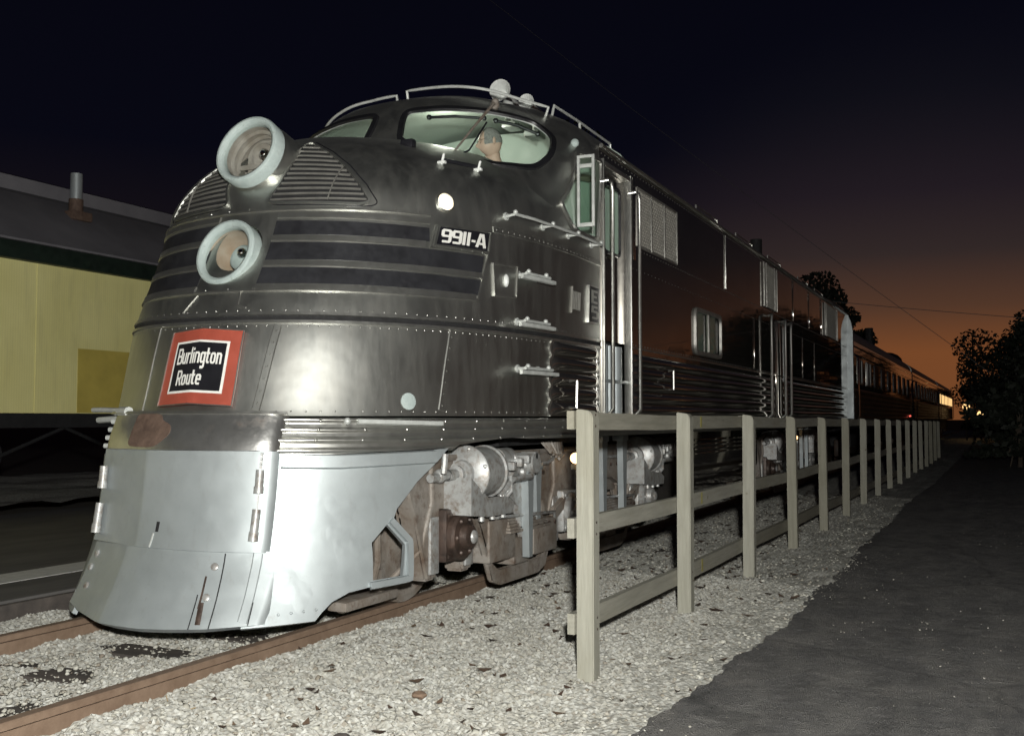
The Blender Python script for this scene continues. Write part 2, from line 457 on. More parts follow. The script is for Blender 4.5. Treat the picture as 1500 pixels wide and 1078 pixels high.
def rivets(bm, F, path, gap, r=.008, o=0.0, mi=0):
    X = []
    for a, b in zip(path, path[1:]):
        n = 24
        X += [(a[0] + (b[0] - a[0]) * k / n, a[1] + (b[1] - a[1]) * k / n) for k in range(n)]
    X.append(path[-1]); last = None
    for p in X:
        q = Vector(F(*p))
    # walk by arc length
    acc = 0; prev = Vector(F(*X[0])); todo = gap * .5
    for a, b in zip(X, X[1:]):
        A, B = Vector(F(*a)), Vector(F(*b)); L = (B - A).length
        while todo <= L and L > 0:
            t = todo / L; p = (a[0] + (b[0] - a[0]) * t, a[1] + (b[1] - a[1]) * t)
            n = normal_at(F, *p); c = Vector(F(*p)) + n * o
            u, w = frame_of(n); k = 6
            r0 = [bm.verts.new(c + (u * math.cos(2 * math.pi * i / k) + w * math.sin(2 * math.pi * i / k)) * r) for i in range(k)]
            r1 = [bm.verts.new(c + n * r * .55 + (u * math.cos(2 * math.pi * i / k) + w * math.sin(2 * math.pi * i / k)) * r * .62) for i in range(k)]
            for i in range(k): bm.faces.new((r0[i], r0[(i + 1) % k], r1[(i + 1) % k], r1[i])).material_index = mi
            bm.faces.new(r1).material_index = mi
            todo += gap
        todo -= L
# stroke lettering: every glyph is a set of polylines in a 1-high cell
def arc(cx, cy, rx, ry, a0, a1, n=6): return [(cx + rx * math.cos(R(a0 + (a1 - a0) * k / n)), cy + ry * math.sin(R(a0 + (a1 - a0) * k / n))) for k in range(n + 1)]
GL = {
 '9': (.56, [[(.48, .5), (.12, .5), (.08, .56), (.08, .86), (.13, .92), (.43, .92), (.48, .86), (.48, .14), (.43, .08), (.08, .08)]]),
 '1': (.24, [[(.12, 0), (.12, 1.0)]]),
 '-': (.30, [[(.04, .40), (.26, .40)]]),
 'A': (.56, [[(.06, 0), (.22, .96), (.34, .96), (.50, 0)], [(.16, .28), (.40, .28)]]),
 'E': (.50, [[(.46, .92), (.08, .92), (.08, .08), (.46, .08)], [(.08, .5), (.40, .5)]]),
 '5': (.52, [[(.46, .92), (.10, .92), (.08, .56), (.38, .56), (.46, .48), (.46, .16), (.38, .08), (.06, .08)]]),
 'B': (.50, [[(.09, .5), (.36, .5), (.42, .58), (.42, .86), (.36, .93), (.09, .93), (.09, .07), (.38, .07), (.44, .14), (.44, .42), (.38, .5)]]),
 'u': (.44, [[(.09, .70), (.09, .14), (.15, .07), (.27, .07), (.35, .14)], [(.35, .70), (.35, 0)]]),
 'r': (.32, [[(.09, 0), (.09, .70)], [(.09, .52), (.16, .62), (.30, .63)]]),
 'l': (.20, [[(.10, 0), (.10, 1.0)]]),
 'i': (.20, [[(.10, 0), (.10, .68)], [(.10, .80), (.10, .95)]]),
 'n': (.44, [[(.09, 0), (.09, .70)], [(.09, .54), (.16, .63), (.29, .63), (.35, .55), (.35, 0)]]),
 'g': (.44, [[(.35, .70), (.35, -.16), (.29, -.23), (.10, -.23)], [(.35, .10), (.15, .07), (.09, .14), (.09, .56), (.15, .63), (.35, .62)]]),
 't': (.32, [[(.12, .95), (.12, .14), (.17, .07), (.28, .07)], [(.0, .63), (.28, .63)]]),
 'o': (.44, [[(.09, .14), (.09, .56), (.15, .63), (.29, .63), (.35, .56), (.35, .14), (.29, .07), (.15, .07), (.09, .14)]]),
 'R': (.50, [[(.09, 0), (.09, .93), (.36, .93), (.43, .86), (.43, .55), (.36, .47), (.09, .47)], [(.27, .47), (.45, 0)]]),
 'e': (.44, [[(.10, .36), (.35, .36), (.35, .56), (.29, .63), (.15, .63), (.09, .56), (.09, .14), (.15, .07), (.35, .07)]]),
 ' ': (.30, []),
}
def text_width(s): return sum(GL[c][0] for c in s)
def lettering(bm, s, fn, size, weight, x0=0, y0=0, squash=1.0, slant=0.0):
    """fn(px, py, lift) -> xyz; strokes are flat bars, each a hair prouder than the one before"""
    x = x0
    for c in s:
        w, strokes = GL[c]
        for si, st in enumerate(strokes):
            closed = st[0] == st[-1]
            pl = [Vector(((p[0] * squash) * size + x + slant * p[1] * size, p[1] * size + y0)) for p in (st[:-1] if closed else st)]
            n = len(pl); lo, hi = [], []
            for i in range(n):
                a = pl[i - 1] if closed or i > 0 else None
                b = pl[(i + 1) % n] if closed or i < n - 1 else None
                d1 = (pl[i] - a).normalized() if a is not None else None
                d2 = (b - pl[i]).normalized() if b is not None else None
                d1 = d1 or d2; d2 = d2 or d1
                t = (d1 + d2).normalized(); nn = Vector((-t.y, t.x))
                k = weight / 2 / max(.5, nn.dot(Vector((-d1.y, d1.x))))
                lo.append(pl[i] - nn * k); hi.append(pl[i] + nn * k)
            lift = .0025 + .0006 * si
            L = [bm.verts.new(fn(p.x, p.y, lift)) for p in lo]; H = [bm.verts.new(fn(p.x, p.y, lift)) for p in hi]
            for i in range(n if closed else n - 1):
                j = (i + 1) % n
                bm.faces.new((L[i], L[j], H[j], H[i]))
        x += w * squash * size
    return x
# ------------------------------------------------------------------ locomotive surfaces
W0 = 1.48
def interp(z, zs, ys):
    if z <= zs[0]: return ys[0]
    n = len(zs)
    def m(k):
        if k <= 0: return (ys[1] - ys[0]) / (zs[1] - zs[0])
        if k >= n - 1: return (ys[-1] - ys[-2]) / (zs[-1] - zs[-2])
        a = (ys[k] - ys[k - 1]) / (zs[k] - zs[k - 1]); b = (ys[k + 1] - ys[k]) / (zs[k + 1] - zs[k])
        return 0 if a * b < 0 else 2 * a * b / (a + b + 1e-12)
    for i in range(n - 1):
        if z <= zs[i + 1]:
            h = zs[i + 1] - zs[i]; t = (z - zs[i]) / h; t2 = t * t; t3 = t2 * t
            return (2 * t3 - 3 * t2 + 1) * ys[i] + (t3 - 2 * t2 + t) * h * m(i) + (-2 * t3 + 3 * t2) * ys[i + 1] + (t3 - t2) * h * m(i + 1)
    return ys[-1]
NZ = [.05, .25, .48, .75, 1.05, 1.25, 1.79, 2.29, 2.54, 2.7, 2.85, 3.0, 3.1, 3.2, 3.28, 3.36, 3.45, 3.52]
NY = [-.36, -.24, -.14, -.09, -.05, .03, .18, .42, .52, .58, .68, .82, .98, 1.25, 1.55, 1.9, 2.4, 2.85]
CZ = [2.4, 2.6, 2.8, 3.0, 3.25, 3.45, 3.6, 3.72, 3.8, 3.87, 3.92, 3.97, 4.0]
CY = [.46, .56, 1.0, 1.6, 2.0, 2.12, 2.22, 2.32, 2.42, 2.65, 3.0, 3.25, 3.6]
def fplan(t):
    t = max(0, min(1, t)); return (1 - (1 - t) ** 3) ** (1 / 2.2)
def NOSE(s, z):
    y0 = interp(z, NZ, NY); t = abs(s) ** 2.2
    k = min(1, max(0, (z - 2.6) / .8)); k = k * k * (3 - 2 * k) * .4 + k * .6
    return (W0 * fplan(t) * (1 if s >= 0 else -1), y0 + t * (3.2 - y0), z - .85 * abs(s) ** 1.5 * (1 - .2 * abs(s)) * k)
def shoulder(s):
    q = max(0, min(1, (abs(s) - .7) / .3)); return 3.2 + .25 * q * q * (3 - 2 * q)
def wcab(z, s):
    zs = shoulder(s)
    if z < zs: return W0
    q = min(1, (z - zs) / (4.0 - zs)); return W0 * max(0, 1 - q ** 1.3) ** .5
def CAB(s, z):
    y0 = interp(z, CZ, CY); t = min(1, abs(s)) ** 2.2; yS = max(3.3, y0 + .05)
    return (wcab(z, s) * fplan(t) * (1 if s >= 0 else -1), y0 + t * (yS - y0), z)
def SIDE(y, z): return (W0, y, z)
def LEFT(y, z): return (-W0, y, z)
def ROOF(u, y): return (W0 * u, y, 3.45 + .55 * max(0, 1 - u * u) ** .77)
def inside_cab(P):
    x, y, z = P
    if z < 2.6: return False
    best = 9
    for k in range(0, 101):
        s = k / 100; q = CAB(s, z)
        if q[0] >= abs(x): return y > q[1] + .05
    return y > 3.25
def zmax(s):
    z = 2.62
    while z < 3.5 and not inside_cab(NOSE(s, z)): z += .01
    return z
mir = lambda pts: [(-p[0], p[1]) for p in pts]
mc = lambda pts, c=.045: [(2 * c - p[0], p[1]) for p in pts]

loco = thing('locomotive', 'streamlined stainless steel diesel locomotive with two big round headlights on its slanted nose', 'locomotive')
L = loco
# nose shell, with openings behind the two big headlights
sn = [i / 20 * .79 for i in range(-20, 21)]
crest = [(s, min(3.5, zmax(s))) for s in reversed(sn)]
nose_outline = [(-1, 1.235), (1, 1.235), (1, 2.61), (.79, 2.61)] + crest + [(-.79, 2.61), (-1, 2.61)]
hole2 = [(.045 + .165 / 2.44 * math.cos(R(a)), 2.285 + .152 * math.sin(R(a))) for a in range(0, 360, 12)]
hole1 = [(.045 + .185 / 2.44 * math.cos(R(a)), 2.90 + .15 * math.sin(R(a))) for a in range(0, 360, 12)]
nose_o = sheet('nose_shell', NOSE, nose_outline, [hole1, hole2], M['nose'], L, (.02, .04))
ws_r = rounded([(.114, 3.35), (.109, 3.55), (.120, 3.640), (.30, 3.645), (.50, 3.612), (.715, 3.56), (.740, 3.42), (.665, 3.22), (.625, 3.08), (.457, 3.085)], .05, 5)
ws_l = mc(ws_r)
win_r = rounded([(.800, 3.31), (.800, 2.85), (.885, 2.66), (.972, 2.66), (.972, 3.33)], .03, 4)
cab_outline = [(-.58, 2.88), (.58, 2.88), (.68, 2.58), (1, 2.58), (1, 4.0), (-1, 4.0), (-1, 2.58), (-.68, 2.58)]
cab_o = sheet('cab_shell', CAB, cab_outline, [ws_r, ws_l, win_r, mir(win_r)], M['nose'], L, (.025, .04))
for hole in (ws_r, ws_l):
    b = BM(); ribbon(b, CAB, hole, .055, .018, closed=True, st=.03)
    fr = obj('windshield_frame', b, M['rubber'], L)
    b = BM(); ribbon(b, off(CAB, -.004), [(p[0], p[1]) for p in hole], .022, .012, closed=True, base=-.012, st=.03)
    obj('trim', b, M['pale'], fr)
    sheet('windshield', CAB, hole, [], M['glass'], L, (.03, .05), o=-.012)
for hole in (win_r, mir(win_r)):
    b = BM(); ribbon(b, CAB, hole, .035, .016, closed=True, st=.03)
    wf = obj('side_window', b, M['trim'], L)
    sheet('pane', CAB, hole, [], M['glass'], wf, (.03, .05), o=-.01)
# body sides, door bay cut on the near side, and the roof
win1 = rounded([(6.06, 1.925), (7.16, 1.925), (7.16, 2.39), (6.06, 2.39)], .09, 4)
gr_hole = [(4.15, 2.775), (5.42, 2.775), (5.42, 3.30), (4.15, 3.30)]
side_outline = [(3.19, 1.21), (3.27, 1.21), (3.27, 3.30), (3.93, 3.30), (3.93, 1.21), (18.28, 1.21), (18.28, 3.45), (3.19, 3.45)]
sheet('body_side', SIDE, side_outline, [win1, gr_hole], M['side'], L, (.16, .09))
sheet('body_side', LEFT, [(3.19, 1.21), (18.28, 1.21), (18.28, 3.45), (3.19, 3.45)], [], M['side'], L, (1.0, .3), flip=True)
sheet('roof', ROOF, [(-1, 3.28), (1, 3.28), (1, 18.28), (-1, 18.28)], [], M['nose'], L, (.05, .6))
b = BM(); prism(b, [(-1.46, 1.2), (1.46, 1.2), (1.46, 3.45)] + [(1.46 * math.cos(R(a)), 3.45 + .53 * math.sin(R(a))) for a in range(15, 180, 15)] + [(-1.46, 3.45)], 18.20, 18.27, XZ)
obj('end_wall', b, M['side'], L)
# rows of rivets and belts
b = BM()
ribbon(b, NOSE, [(s / 40, 1.845) for s in range(-26, 41)], .022, .012)
ribbon(b, NOSE, [(s / 40, 1.795) for s in range(-26, 41)], .022, .012)
ribbon(b, SIDE, [(3.93, 1.845), (18.2, 1.845)], .02, .010, st=1)
obj('belt_moulding', b, M['trim'], L)
b = BM(); ribbon(b, NOSE, [(s / 40, 1.82) for s in range(-26, 41)], .030, .004)
obj('belt_groove', b, M['dark'], L)
b = BM()
rivets(b, NOSE, [(s / 20, 1.868) for s in range(-10, 21)], .075, .0065)
rivets(b, NOSE, [(s / 20, 1.770) for s in range(-10, 21)], .062, .0065)
rivets(b, NOSE, [(s / 20, 1.262) for s in range(-10, 21)], .085, .006)
for zz in (1.20, 1.15, 1.09): rivets(b, off(NOSE, .025), [(.30, zz), (.6, zz), (.95, zz + .01)], .28, .012)
rivets(b, SIDE, [(3.98, 1.87), (18.2, 1.87)], .085, .0085)
rivets(b, SIDE, [(3.98, 2.735), (18.2, 2.735)], .085, .0085)
rivets(b, SIDE, [(3.98, 2.55), (18.2, 2.55)], .11, .007)
rivets(b, SIDE, [(3.2, 3.40), (18.2, 3.40)], .085, .0085)
obj('rivet_row', b, M['trim'], L, ang=180)
b = BM()
tube(b, [(1.495, y, 3.452) for y in (3.2, 6, 9, 12, 15, 18.25)], .02, 8)
rivets(b, off(SIDE, .012), [(3.3, 3.462), (18.2, 3.462)], .05, .009)
obj('gutter', b, M['trim'], L)
b = BM()
ribbon(b, NOSE, [(.655, 2.50), (.70, 2.498), (.75, 2.496), (.8, 2.494), (.85, 2.49), (.9, 2.487), (.95, 2.483), (1.0, 2.48)], .045, .006)
rivets(b, NOSE, [(.655, 2.50), (.75, 2.496), (.85, 2.49), (.95, 2.483), (1.0, 2.48)], .062, .007, o=.006)
obj('rivet_strip', b, M['nose'], L)
for path in ([(.222, 1.775), (.213, 1.5), (.206, 1.27)], [(.594, 1.775), (.589, 1.5), (.586, 1.27)]):
    b = BM(); ribbon(b, NOSE, path, .050, .006); rivets(b, NOSE, path, .075, .0075, o=.006)
    obj('rivet_strip', b, M['nose'], L)
b = BM(); ribbon(b, NOSE, [(-.129, 1.78), (-.131, 1.5), (-.133, 1.26)], .012, .005); obj('rivet_strip', b, M['trim'], L)
b = BM(); ribbon(b, NOSE, [(-.03, 1.98), (-.06, 1.87)], .012, .005); ribbon(b, NOSE, [(.10, 1.99), (.105, 1.90), (.13, 1.885)], .014, .006); obj('cable_clip', b, M['trim'], L)
# dark painted bands and the bright ribs between them
for a, (z1, z0, e1) in enumerate(((2.455, 2.362, .502), (2.312, 2.195, .640), (2.145, 2.040, .640))):
    e0 = .508 if a == 0 else e1
    sheet('stripe', NOSE, [(.135, z0), (e0, z0 - .01), (e1, z1 - .012), (.135, z1)], [], M['stripe'], L, (.03, .05), o=.003, thick=.003)
    sheet('stripe', NOSE, [(-.62, z0 - .01), (-.045, z0), (-.045, z1), (-.62, z1 - .012)], [], M['stripe'], L, (.03, .05), o=.003, thick=.003)
for zz, e in ((2.492, .50), (2.338, .50), (2.170, .64), (2.018, .635)):
    b = BM()
    ribbon(b, NOSE, [(.135 + (e - .135) * k / 16, zz - .004 * k / 16) for k in range(17)], .045, .009)
    ribbon(b, NOSE, [(-.62 + .575 * k / 16, zz) for k in range(17)], .045, .009)
    obj('bright_rib', b, M['trim'], L)
b = BM()
frame = [(.648, 2.31), (.640, 2.0)] + [(.64 - k * .08, 1.993) for k in range(1, 15)]
ribbon(b, NOSE, frame, .014, .012)
ribbon(b, NOSE, [(.50 - k * .08, 2.53) for k in range(0, 14)], .014, .012)
rivets(b, NOSE, [(.50 - k * .08, 2.545) for k in range(0, 14)], .16, .007)
rivets(b, NOSE, [(.62 - k * .08, 2.008) for k in range(0, 14)], .17, .007)
obj('stripe_frame', b, M['trim'], L)
# number board with its figures
nb = sheet('number_board', NOSE, [(.510, 2.312), (.647, 2.312), (.647, 2.478), (.514, 2.470)], [], M['nose'], L, (.02, .04), o=.022, thick=.022)
sheet('panel', NOSE, [(.521, 2.334), (.640, 2.334), (.641, 2.458), (.524, 2.453)], [], M['black'], nb, (.02, .04), o=.026, thick=.004)
b = BM(); ribbon(b, off(NOSE, .022), [(.516, 2.326), (.645, 2.326), (.645, 2.468), (.519, 2.462)], .012, .010, closed=True)
rivets(b, off(NOSE, .022), [(.514, 2.317), (.645, 2.317), (.646, 2.474), (.517, 2.466), (.514, 2.317)], .09, .006)
obj('bezel', b, M['nose'], nb)
def nbmap(px, py, lift):                       # px 0..1 across, py 0..1 up
    s = .5265 + px * .109; z = 2.342 + py * .104
    return Vector(NOSE(s, z)) + normal_at(NOSE, s, z) * (.026 + lift)
b = BM()
tw = text_width('9911-A')
lettering(b, '9911-A', lambda x, y, l: nbmap(x / (tw * 1.02) + .01, y * .88 + .06, l), 1.0, .165)
obj('numerals', b, M['letter'], nb, smooth=False)
# classification lamp
n0 = normal_at(NOSE, .529, 2.64); p0 = Vector(NOSE(.529, 2.64))
b = BM(); lathe(b, [(0, .066), (.012, .066), (.016, .058), (.010, .054)], p0, n0, 28); cl = obj('class_lamp', b, M['nose'], L)
b = BM(); lathe(b, [(.008, .055), (.016, .045), (.022, .02), (.023, 0)], p0, n0, 28); obj('lens', b, M['lamp'], cl)
# louvred triangles either side of the upper headlight
lou = rounded([(.108, 3.083), (.196, 2.988), (.259, 2.883), (.320, 2.728), (.356, 2.590), (.340, 2.566), (.238, 2.570), (.110, 2.578), (.093, 2.60), (.114, 2.715), (.118, 2.877), (.100, 3.045)], .02, 3)
for poly in (lou, mc(lou, .03)):
    g = sheet('louvre_grille', NOSE, poly, [], M['dark'], L, (.02, .03), o=.003, thick=.003)
    b = BM(); ribbon(b, NOSE, poly, .020, .014, closed=True); obj('frame', b, M['nose'], g)
    b = BM(); ribbon(b, NOSE, [(.03 + (p[0] - .03) * 1.06, 2.80 + (p[1] - 2.80) * 1.05) for p in poly], .008, .004, closed=True); obj('gasket', b, M['black'], g)
    b = BM(); zz = 2.60
    while zz < 3.06:
        xs = []
        for i in range(len(poly)):
            (s1, z1), (s2, z2) = poly[i], poly[i - 1]
            if (z1 > zz) != (z2 > zz): xs.append(s1 + (s2 - s1) * (zz - z1) / (z2 - z1))
        if len(xs) >= 2:
            a0, a1 = min(xs) + .006, max(xs) - .006
            if a1 > a0: ribbon(b, NOSE, [(a0 + (a1 - a0) * k / 8, zz) for k in range(9)], .013, .012)
        zz += .0385
    ss = sorted((poly[0][0], .03))
    ribbon(b, off(NOSE, .016), [((.255 if poly is lou else -.195), 2.585), ((.262 if poly is lou else -.202), 2.85)], .007, .010)
    obj('slat', b, M['slat'], g)
# two big headlights
def headlight(c, tilt, r_out, r_in, depth, back, inner):
    ax = Vector((0, -math.cos(R(tilt)), math.sin(R(tilt)))); c = Vector(c)
    b = BM(); lathe(b, [(-back, r_out * 1.06), (-.16, r_out * 1.02), (-.06, r_out * .97), (-.03, r_out * .96)], c, ax, 48)
    h = obj('headlight', b, M['nose'], L)
    b = BM()
    k = (r_out - r_in)
    lathe(b, [(-.095, r_out * .955), (-.09, r_out), (-.012, r_out * 1.0), (0, r_out - k * .18), (.004, r_out - k * .5), (-.004, r_out - k * .85), (-.016, r_in), (-.06, r_in * .99)], c, ax, 56)
    obj('ring', b, M['ring'], h)
    b = BM(); lathe(b, [(-.03, r_in), (-.024, r_in * .6), (-.022, 0)], c, ax, 40); obj('lens', b, M['lens'], h)
    return h, c, ax
h, c, ax = headlight((.05, .545, 2.955), 17, .240, .194, 0, .85, None)
u, w = frame_of(ax)
b = BM(); lathe(b, [(-.05, .187), (-.34, .187), (-.34, 0)], c, ax, 36); obj('barrel', b, M['reflector'], h)
b = BM(); lathe(b, [(-.14, .085), (-.135, .10), (-.20, .09), (-.25, .05), (-.26, 0)], c + Vector((.02, 0, .03)), ax, 28); obj('reflector', b, M['reflector'], h)
b = BM(); ball(b, c - ax * .15 + Vector((.035, 0, .035)), .036, 16); obj('bulb', b, M['chrome'], h)
b = BM()
for k in range(3): lathe(b, [(-.09 - .06 * k, .186), (-.10 - .06 * k, .165), (-.11 - .06 * k, .186)], c, ax, 36)
box(b, (-.13, -.012, -.03), (.10, .012, 0), 0, Matrix.Translation(c - ax * .12 + Vector((0, 0, -.045))))
box(b, (-.06, -.012, -.10), (-.03, .012, .05), 0, Matrix.Translation(c - ax * .14 + Vector((-.02, 0, -.02))))
obj('lamp_bracket', b, M['reflector'], h)
h2, c2, ax2 = headlight((.05, .355, 2.262), 17, .222, .174, 0, .35, None)
b = BM(); lathe(b, [(-.05, .167), (-.16, .155), (-.24, .10), (-.26, 0)], c2, ax2, 36); obj('reflector', b, M['tan'], h2)
b = BM(); lathe(b, [(-.10, .085), (-.13, .09), (-.19, .075), (-.19, 0)], c2 + Vector((.055, 0, .0)), ax2, 28); obj('bulb_mount', b, M['ring'], h2)
b = BM(); ball(b, c2 - ax2 * .10 + Vector((.06, 0, .03)), .030, 14); obj('bulb', b, M['chrome'], h2)
# enamel herald with its two lines of lettering, folded along the middle
def HER(a, v):                                  # a -1..1 across, v 0..1 up
    s = .0455 + a * .106 - .004 * v * a; z = 1.284 + v * .448 + .010 * (1 - abs(a)) * (1 if v > .5 else .6)
    return Vector(NOSE(s, z)) + normal_at(NOSE, s, z) * (.026 + .030 * (1 - abs(a)))
hp = [(-1, 0), (0, 0), (1, 0), (1, 1), (0, 1), (-1, 1)]
hs = sheet('herald_sign', HER, hp, [], M['red'], L, (.12, .2), o=0, thick=.02)
q = lambda k, kv: [(-k, 1 - kv), (0, 1 - kv), (k, 1 - kv), (k, kv), (0, kv), (-k, kv)]
sheet('border', HER, q(.735, .845), [], M['letter'], hs, (.1, .2), o=.0035, thick=.003)
sheet('panel', HER, q(.675, .815), [], M['black'], hs, (.1, .2), o=.006, thick=.0025)
def hmap(px, py, lift):
    p = (px, py); return Vector(HER(*p)) + normal_at(HER, *p, e=4e-3) * (.006 + lift)
b = BM()
t1 = text_width('Burlington'); k1 = 1.22 / t1
lettering(b, 'Burlington', lambda x, y, l: hmap(-.60 + x * k1, .535 + y * .215, l), 1.0, .135)
t2 = text_width('Route')
lettering(b, 'Route', lambda x, y, l: hmap(-.50 + x * k1 * 1.02, .255 + y * .205, l), 1.0, .135)
obj('lettering', b, M['letter'], hs, smooth=False)
b = BM(); ribbon(b, HER, [(-1, 0), (0, 0), (1, 0), (1, 1), (0, 1), (-1, 1)], .008, .006, closed=True); obj('rim', b, M['trim'], hs)
# round patch, hatch and nose ladder irons
b = BM(); n0 = normal_at(NOSE, .517, 1.325); lathe(b, [(0, .052), (.004, .052), (.006, .045), (.006, 0)], NOSE(.517, 1.325), n0, 28); obj('round_cap', b, M['ring'], L)
hb = [(.664, 2.262), (.727, 2.272), (.733, 2.052), (.678, 2.046)]
hh = sheet('hatch', NOSE, hb, [], M['nose'], L, (.02, .04), o=.006, thick=.006)
b = BM(); ribbon(b, NOSE, hb, .014, .014, closed=True); obj('frame', b, M['trim'], hh)
n0 = normal_at(NOSE, .700, 2.157); b = BM(); ball(b, Vector(NOSE(.700, 2.157)) + n0 * .012, .03, 14, 0, (.7, .7, 1.5)); obj('handle', b, M['white'], hh)
def step_iron(path, feet):
    b = BM()
    P = [Vector(NOSE(*p)) + normal_at(NOSE, *p) * .085 for p in path]
    tube(b, P, .011, 8)
    for a in feet:
        c = Vector(NOSE(*a)); n = normal_at(NOSE, *a)
        tube(b, [c - n * .01, c + n * .03, c + n * .085], [.020, .011, .010], 8)
        ball(b, c + n * .088 + Vector((0, 0, .014)), .017, 10)
        lathe(b, [(0, .028), (.008, .028), (.012, .018)], c, n, 12)
    return obj('grab_iron', b, M['pale'], L)
step_iron([(.683, 2.612), (.735, 2.612), (.793, 2.604), (.878, 2.604), (.971, 2.600)], [(.685, 2.612), (.793, 2.604), (.878, 2.604), (.965, 2.600)])
for zc, s0, s1 in ((2.215, .728, .795), (1.885, .737, .804), (1.562, .746, .818)):
    step_iron([(s0, zc), (s1, zc)], [(s0 + .006, zc), (s1 - .012, zc)])
    b = BM(); ribbon(b, off(NOSE, .05), [(s0 - .012, zc - .03), (s1 + .012, zc - .03)], .03, .055, base=.03); obj('step', b, M['pale'], L)
# small louvre, classification plate
v = [(.898, 2.02), (.928, 2.02), (.928, 2.22), (.898, 2.22)]
lv = sheet('vent', NOSE, v, [], M['nose'], L, (.02, .05), o=.006, thick=.006)
b = BM()
for k in range(5): ribbon(b, NOSE, [(.902 + k * .0055, 2.05), (.902 + k * .0055, 2.19)], .012, .014)
ribbon(b, NOSE, [(.897, 2.02), (.897, 2.225)], .010, .014)
obj('slat', b, M['slat'], lv)
ep = sheet('model_plate', NOSE, [(.955, 1.985), (.990, 1.985), (.990, 2.265), (.955, 2.265)], [], M['black'], L, (.02, .05), o=.014, thick=.014)
b = BM(); ribbon(b, NOSE, [(.954, 1.98), (.991, 1.98), (.991, 2.27), (.954, 2.27)], .012, .018, closed=True); obj('frame', b, M['trim'], ep)
def epm(px, py, lift):
    s = .960 + px * .026; z = 1.995 + py * .26
    return Vector(NOSE(s, z)) + normal_at(NOSE, s, z) * (.014 + lift)
b = BM(); lettering(b, 'E', lambda x, y, l: epm(x * 1.9 + .05, .54 + y * .40, l), 1.0, .17); lettering(b, '5', lambda x, y, l: epm(x * 1.9 + .05, .06 + y * .40, l), 1.0, .17)
obj('lettering', b, M['letter_dim'], ep, smooth=False)
# fluted lower side
def flute(F, a0, a1, ta):
    def G(a, z):
        p = Vector(F(a, z)); n = Vector((1, 0, 0)) if F is SIDE else normal_at(F, a, z)
        e = max(0, min(1, (a - a0) / ta, (a1 - a) / ta)); e = (1 - (1 - e) ** 2) ** .5
        return p + n * (.003 + .030 * e * abs(math.sin(math.pi * (z - 1.235) / .1112)) ** .75)
    return G
def fluted(F, a0, a1, ta, sta):
    G = flute(F, a0, a1, ta)
    bm = BM(); nz = 40; A = [a0, a0 + ta * .1, a0 + ta * .3, a0 + ta * .6, a0 + ta]
    n = max(2, int((a1 - a0 - 2 * ta) / sta))
    A += [a0 + ta + (a1 - a0 - 2 * ta) * k / n for k in range(1, n)] + [a1 - ta, a1 - ta * .6, a1 - ta * .3, a1 - ta * .1, a1]
    rows = [[bm.verts.new(G(a, 1.235 + .556 * j / nz)) for j in range(nz + 1)] for a in A]
    for r0, r1 in zip(rows, rows[1:]):
        for j in range(nz): bm.faces.new((r0[j], r1[j], r1[j + 1], r0[j + 1]))
    return obj('fluting', bm, M['side'], L, ang=60)
fluted(NOSE, .845, .988, .016, .02)
fluted(SIDE, 4.02, 10.30, .14, 1.0)
fluted(SIDE, 11.15, 18.15, .14, 1.0)
b = BM(); ribbon(b, NOSE, [(.838 + .0035 * math.cos(2 * math.pi * k / 8), 1.24 + .55 * k / 40) for k in range(41)], .035, .016)
obj('end_strip', b, M['trim'], L); b = BM()
ribbon(b, NOSE, [(.990 + .002 * math.cos(2 * math.pi * k / 8), 1.24 + .55 * k / 40) for k in range(41)], .022, .016)
obj('end_strip', b, M['trim'], L)
b = BM(); tube(b, [Vector(NOSE(.888, 1.30)) + Vector((.03, 0, 0)), Vector(NOSE(.888, 1.30)) + Vector((.09, 0, 0)), Vector(NOSE(.888, 1.50)) + Vector((.09, 0, 0)), Vector(NOSE(.888, 1.50)) + Vector((.03, 0, 0))], .014, 8)
obj('handle', b, M['trim'], L)
b = BM(); tube(b, [(1.51, 5.0, 1.50), (1.56, 5.0, 1.50), (1.56, 5.0, 1.68), (1.51, 5.0, 1.68)], .012, 8); obj('handle', b, M['trim'], L)
# cab door in its bay
dr = sheet('cab_door', lambda y, z: (1.435, y, z), [(3.27, 1.87), (3.93, 1.87), (3.93, 3.32), (3.27, 3.32)], [rounded([(3.39, 2.62), (3.80, 2.62), (3.80, 3.20), (3.39, 3.20)], .06, 4)], M['side'], L, (.08, .08))
b = BM(); ribbon(b, lambda y, z: (1.435, y, z), rounded([(3.39, 2.62), (3.80, 2.62), (3.80, 3.20), (3.39, 3.20)], .06, 4), .028, .016, closed=True); obj('window_frame', b, M['black'], dr)
sheet('pane', lambda y, z: (1.430, y, z), [(3.39, 2.62), (3.80, 2.62), (3.80, 3.20), (3.39, 3.20)], [], M['glass'], dr, (.3, .3))
b = BM(); tube(b, [(1.44, 3.42, 2.56), (1.48, 3.42, 2.56), (1.48, 3.52, 2.54)], .010, 8); obj('handle', b, M['chrome'], dr)
b = BM()
for y0_, y1_ in ((3.242, 3.270), (3.930, 3.958)): box(b, (1.43, y0_, 1.21), (1.503, y1_, 3.36), .008)
box(b, (1.43, 3.276, 3.302), (1.500, 3.924, 3.345), .006)
obj('door_frame', b, M['trim'], L)
b = BM()
for yc in (3.43, 3.60, 3.77): lathe(b, [(0, .062), (.60, .062), (.60, 0)], (1.40, yc, 1.235), (0, 0, 1), 20)  # upright columns, shaped round to put bright highlight lines in the bay
box(b, (1.40, 3.30, 1.52), (1.475, 3.92, 1.545), .004)
obj('step_and_glint_columns', b, M['silver'], L)
b = BM(); box(b, (1.36, 3.26, 1.20), (1.372, 3.94, 1.87)); obj('step_backing', b, M['dark'], L)
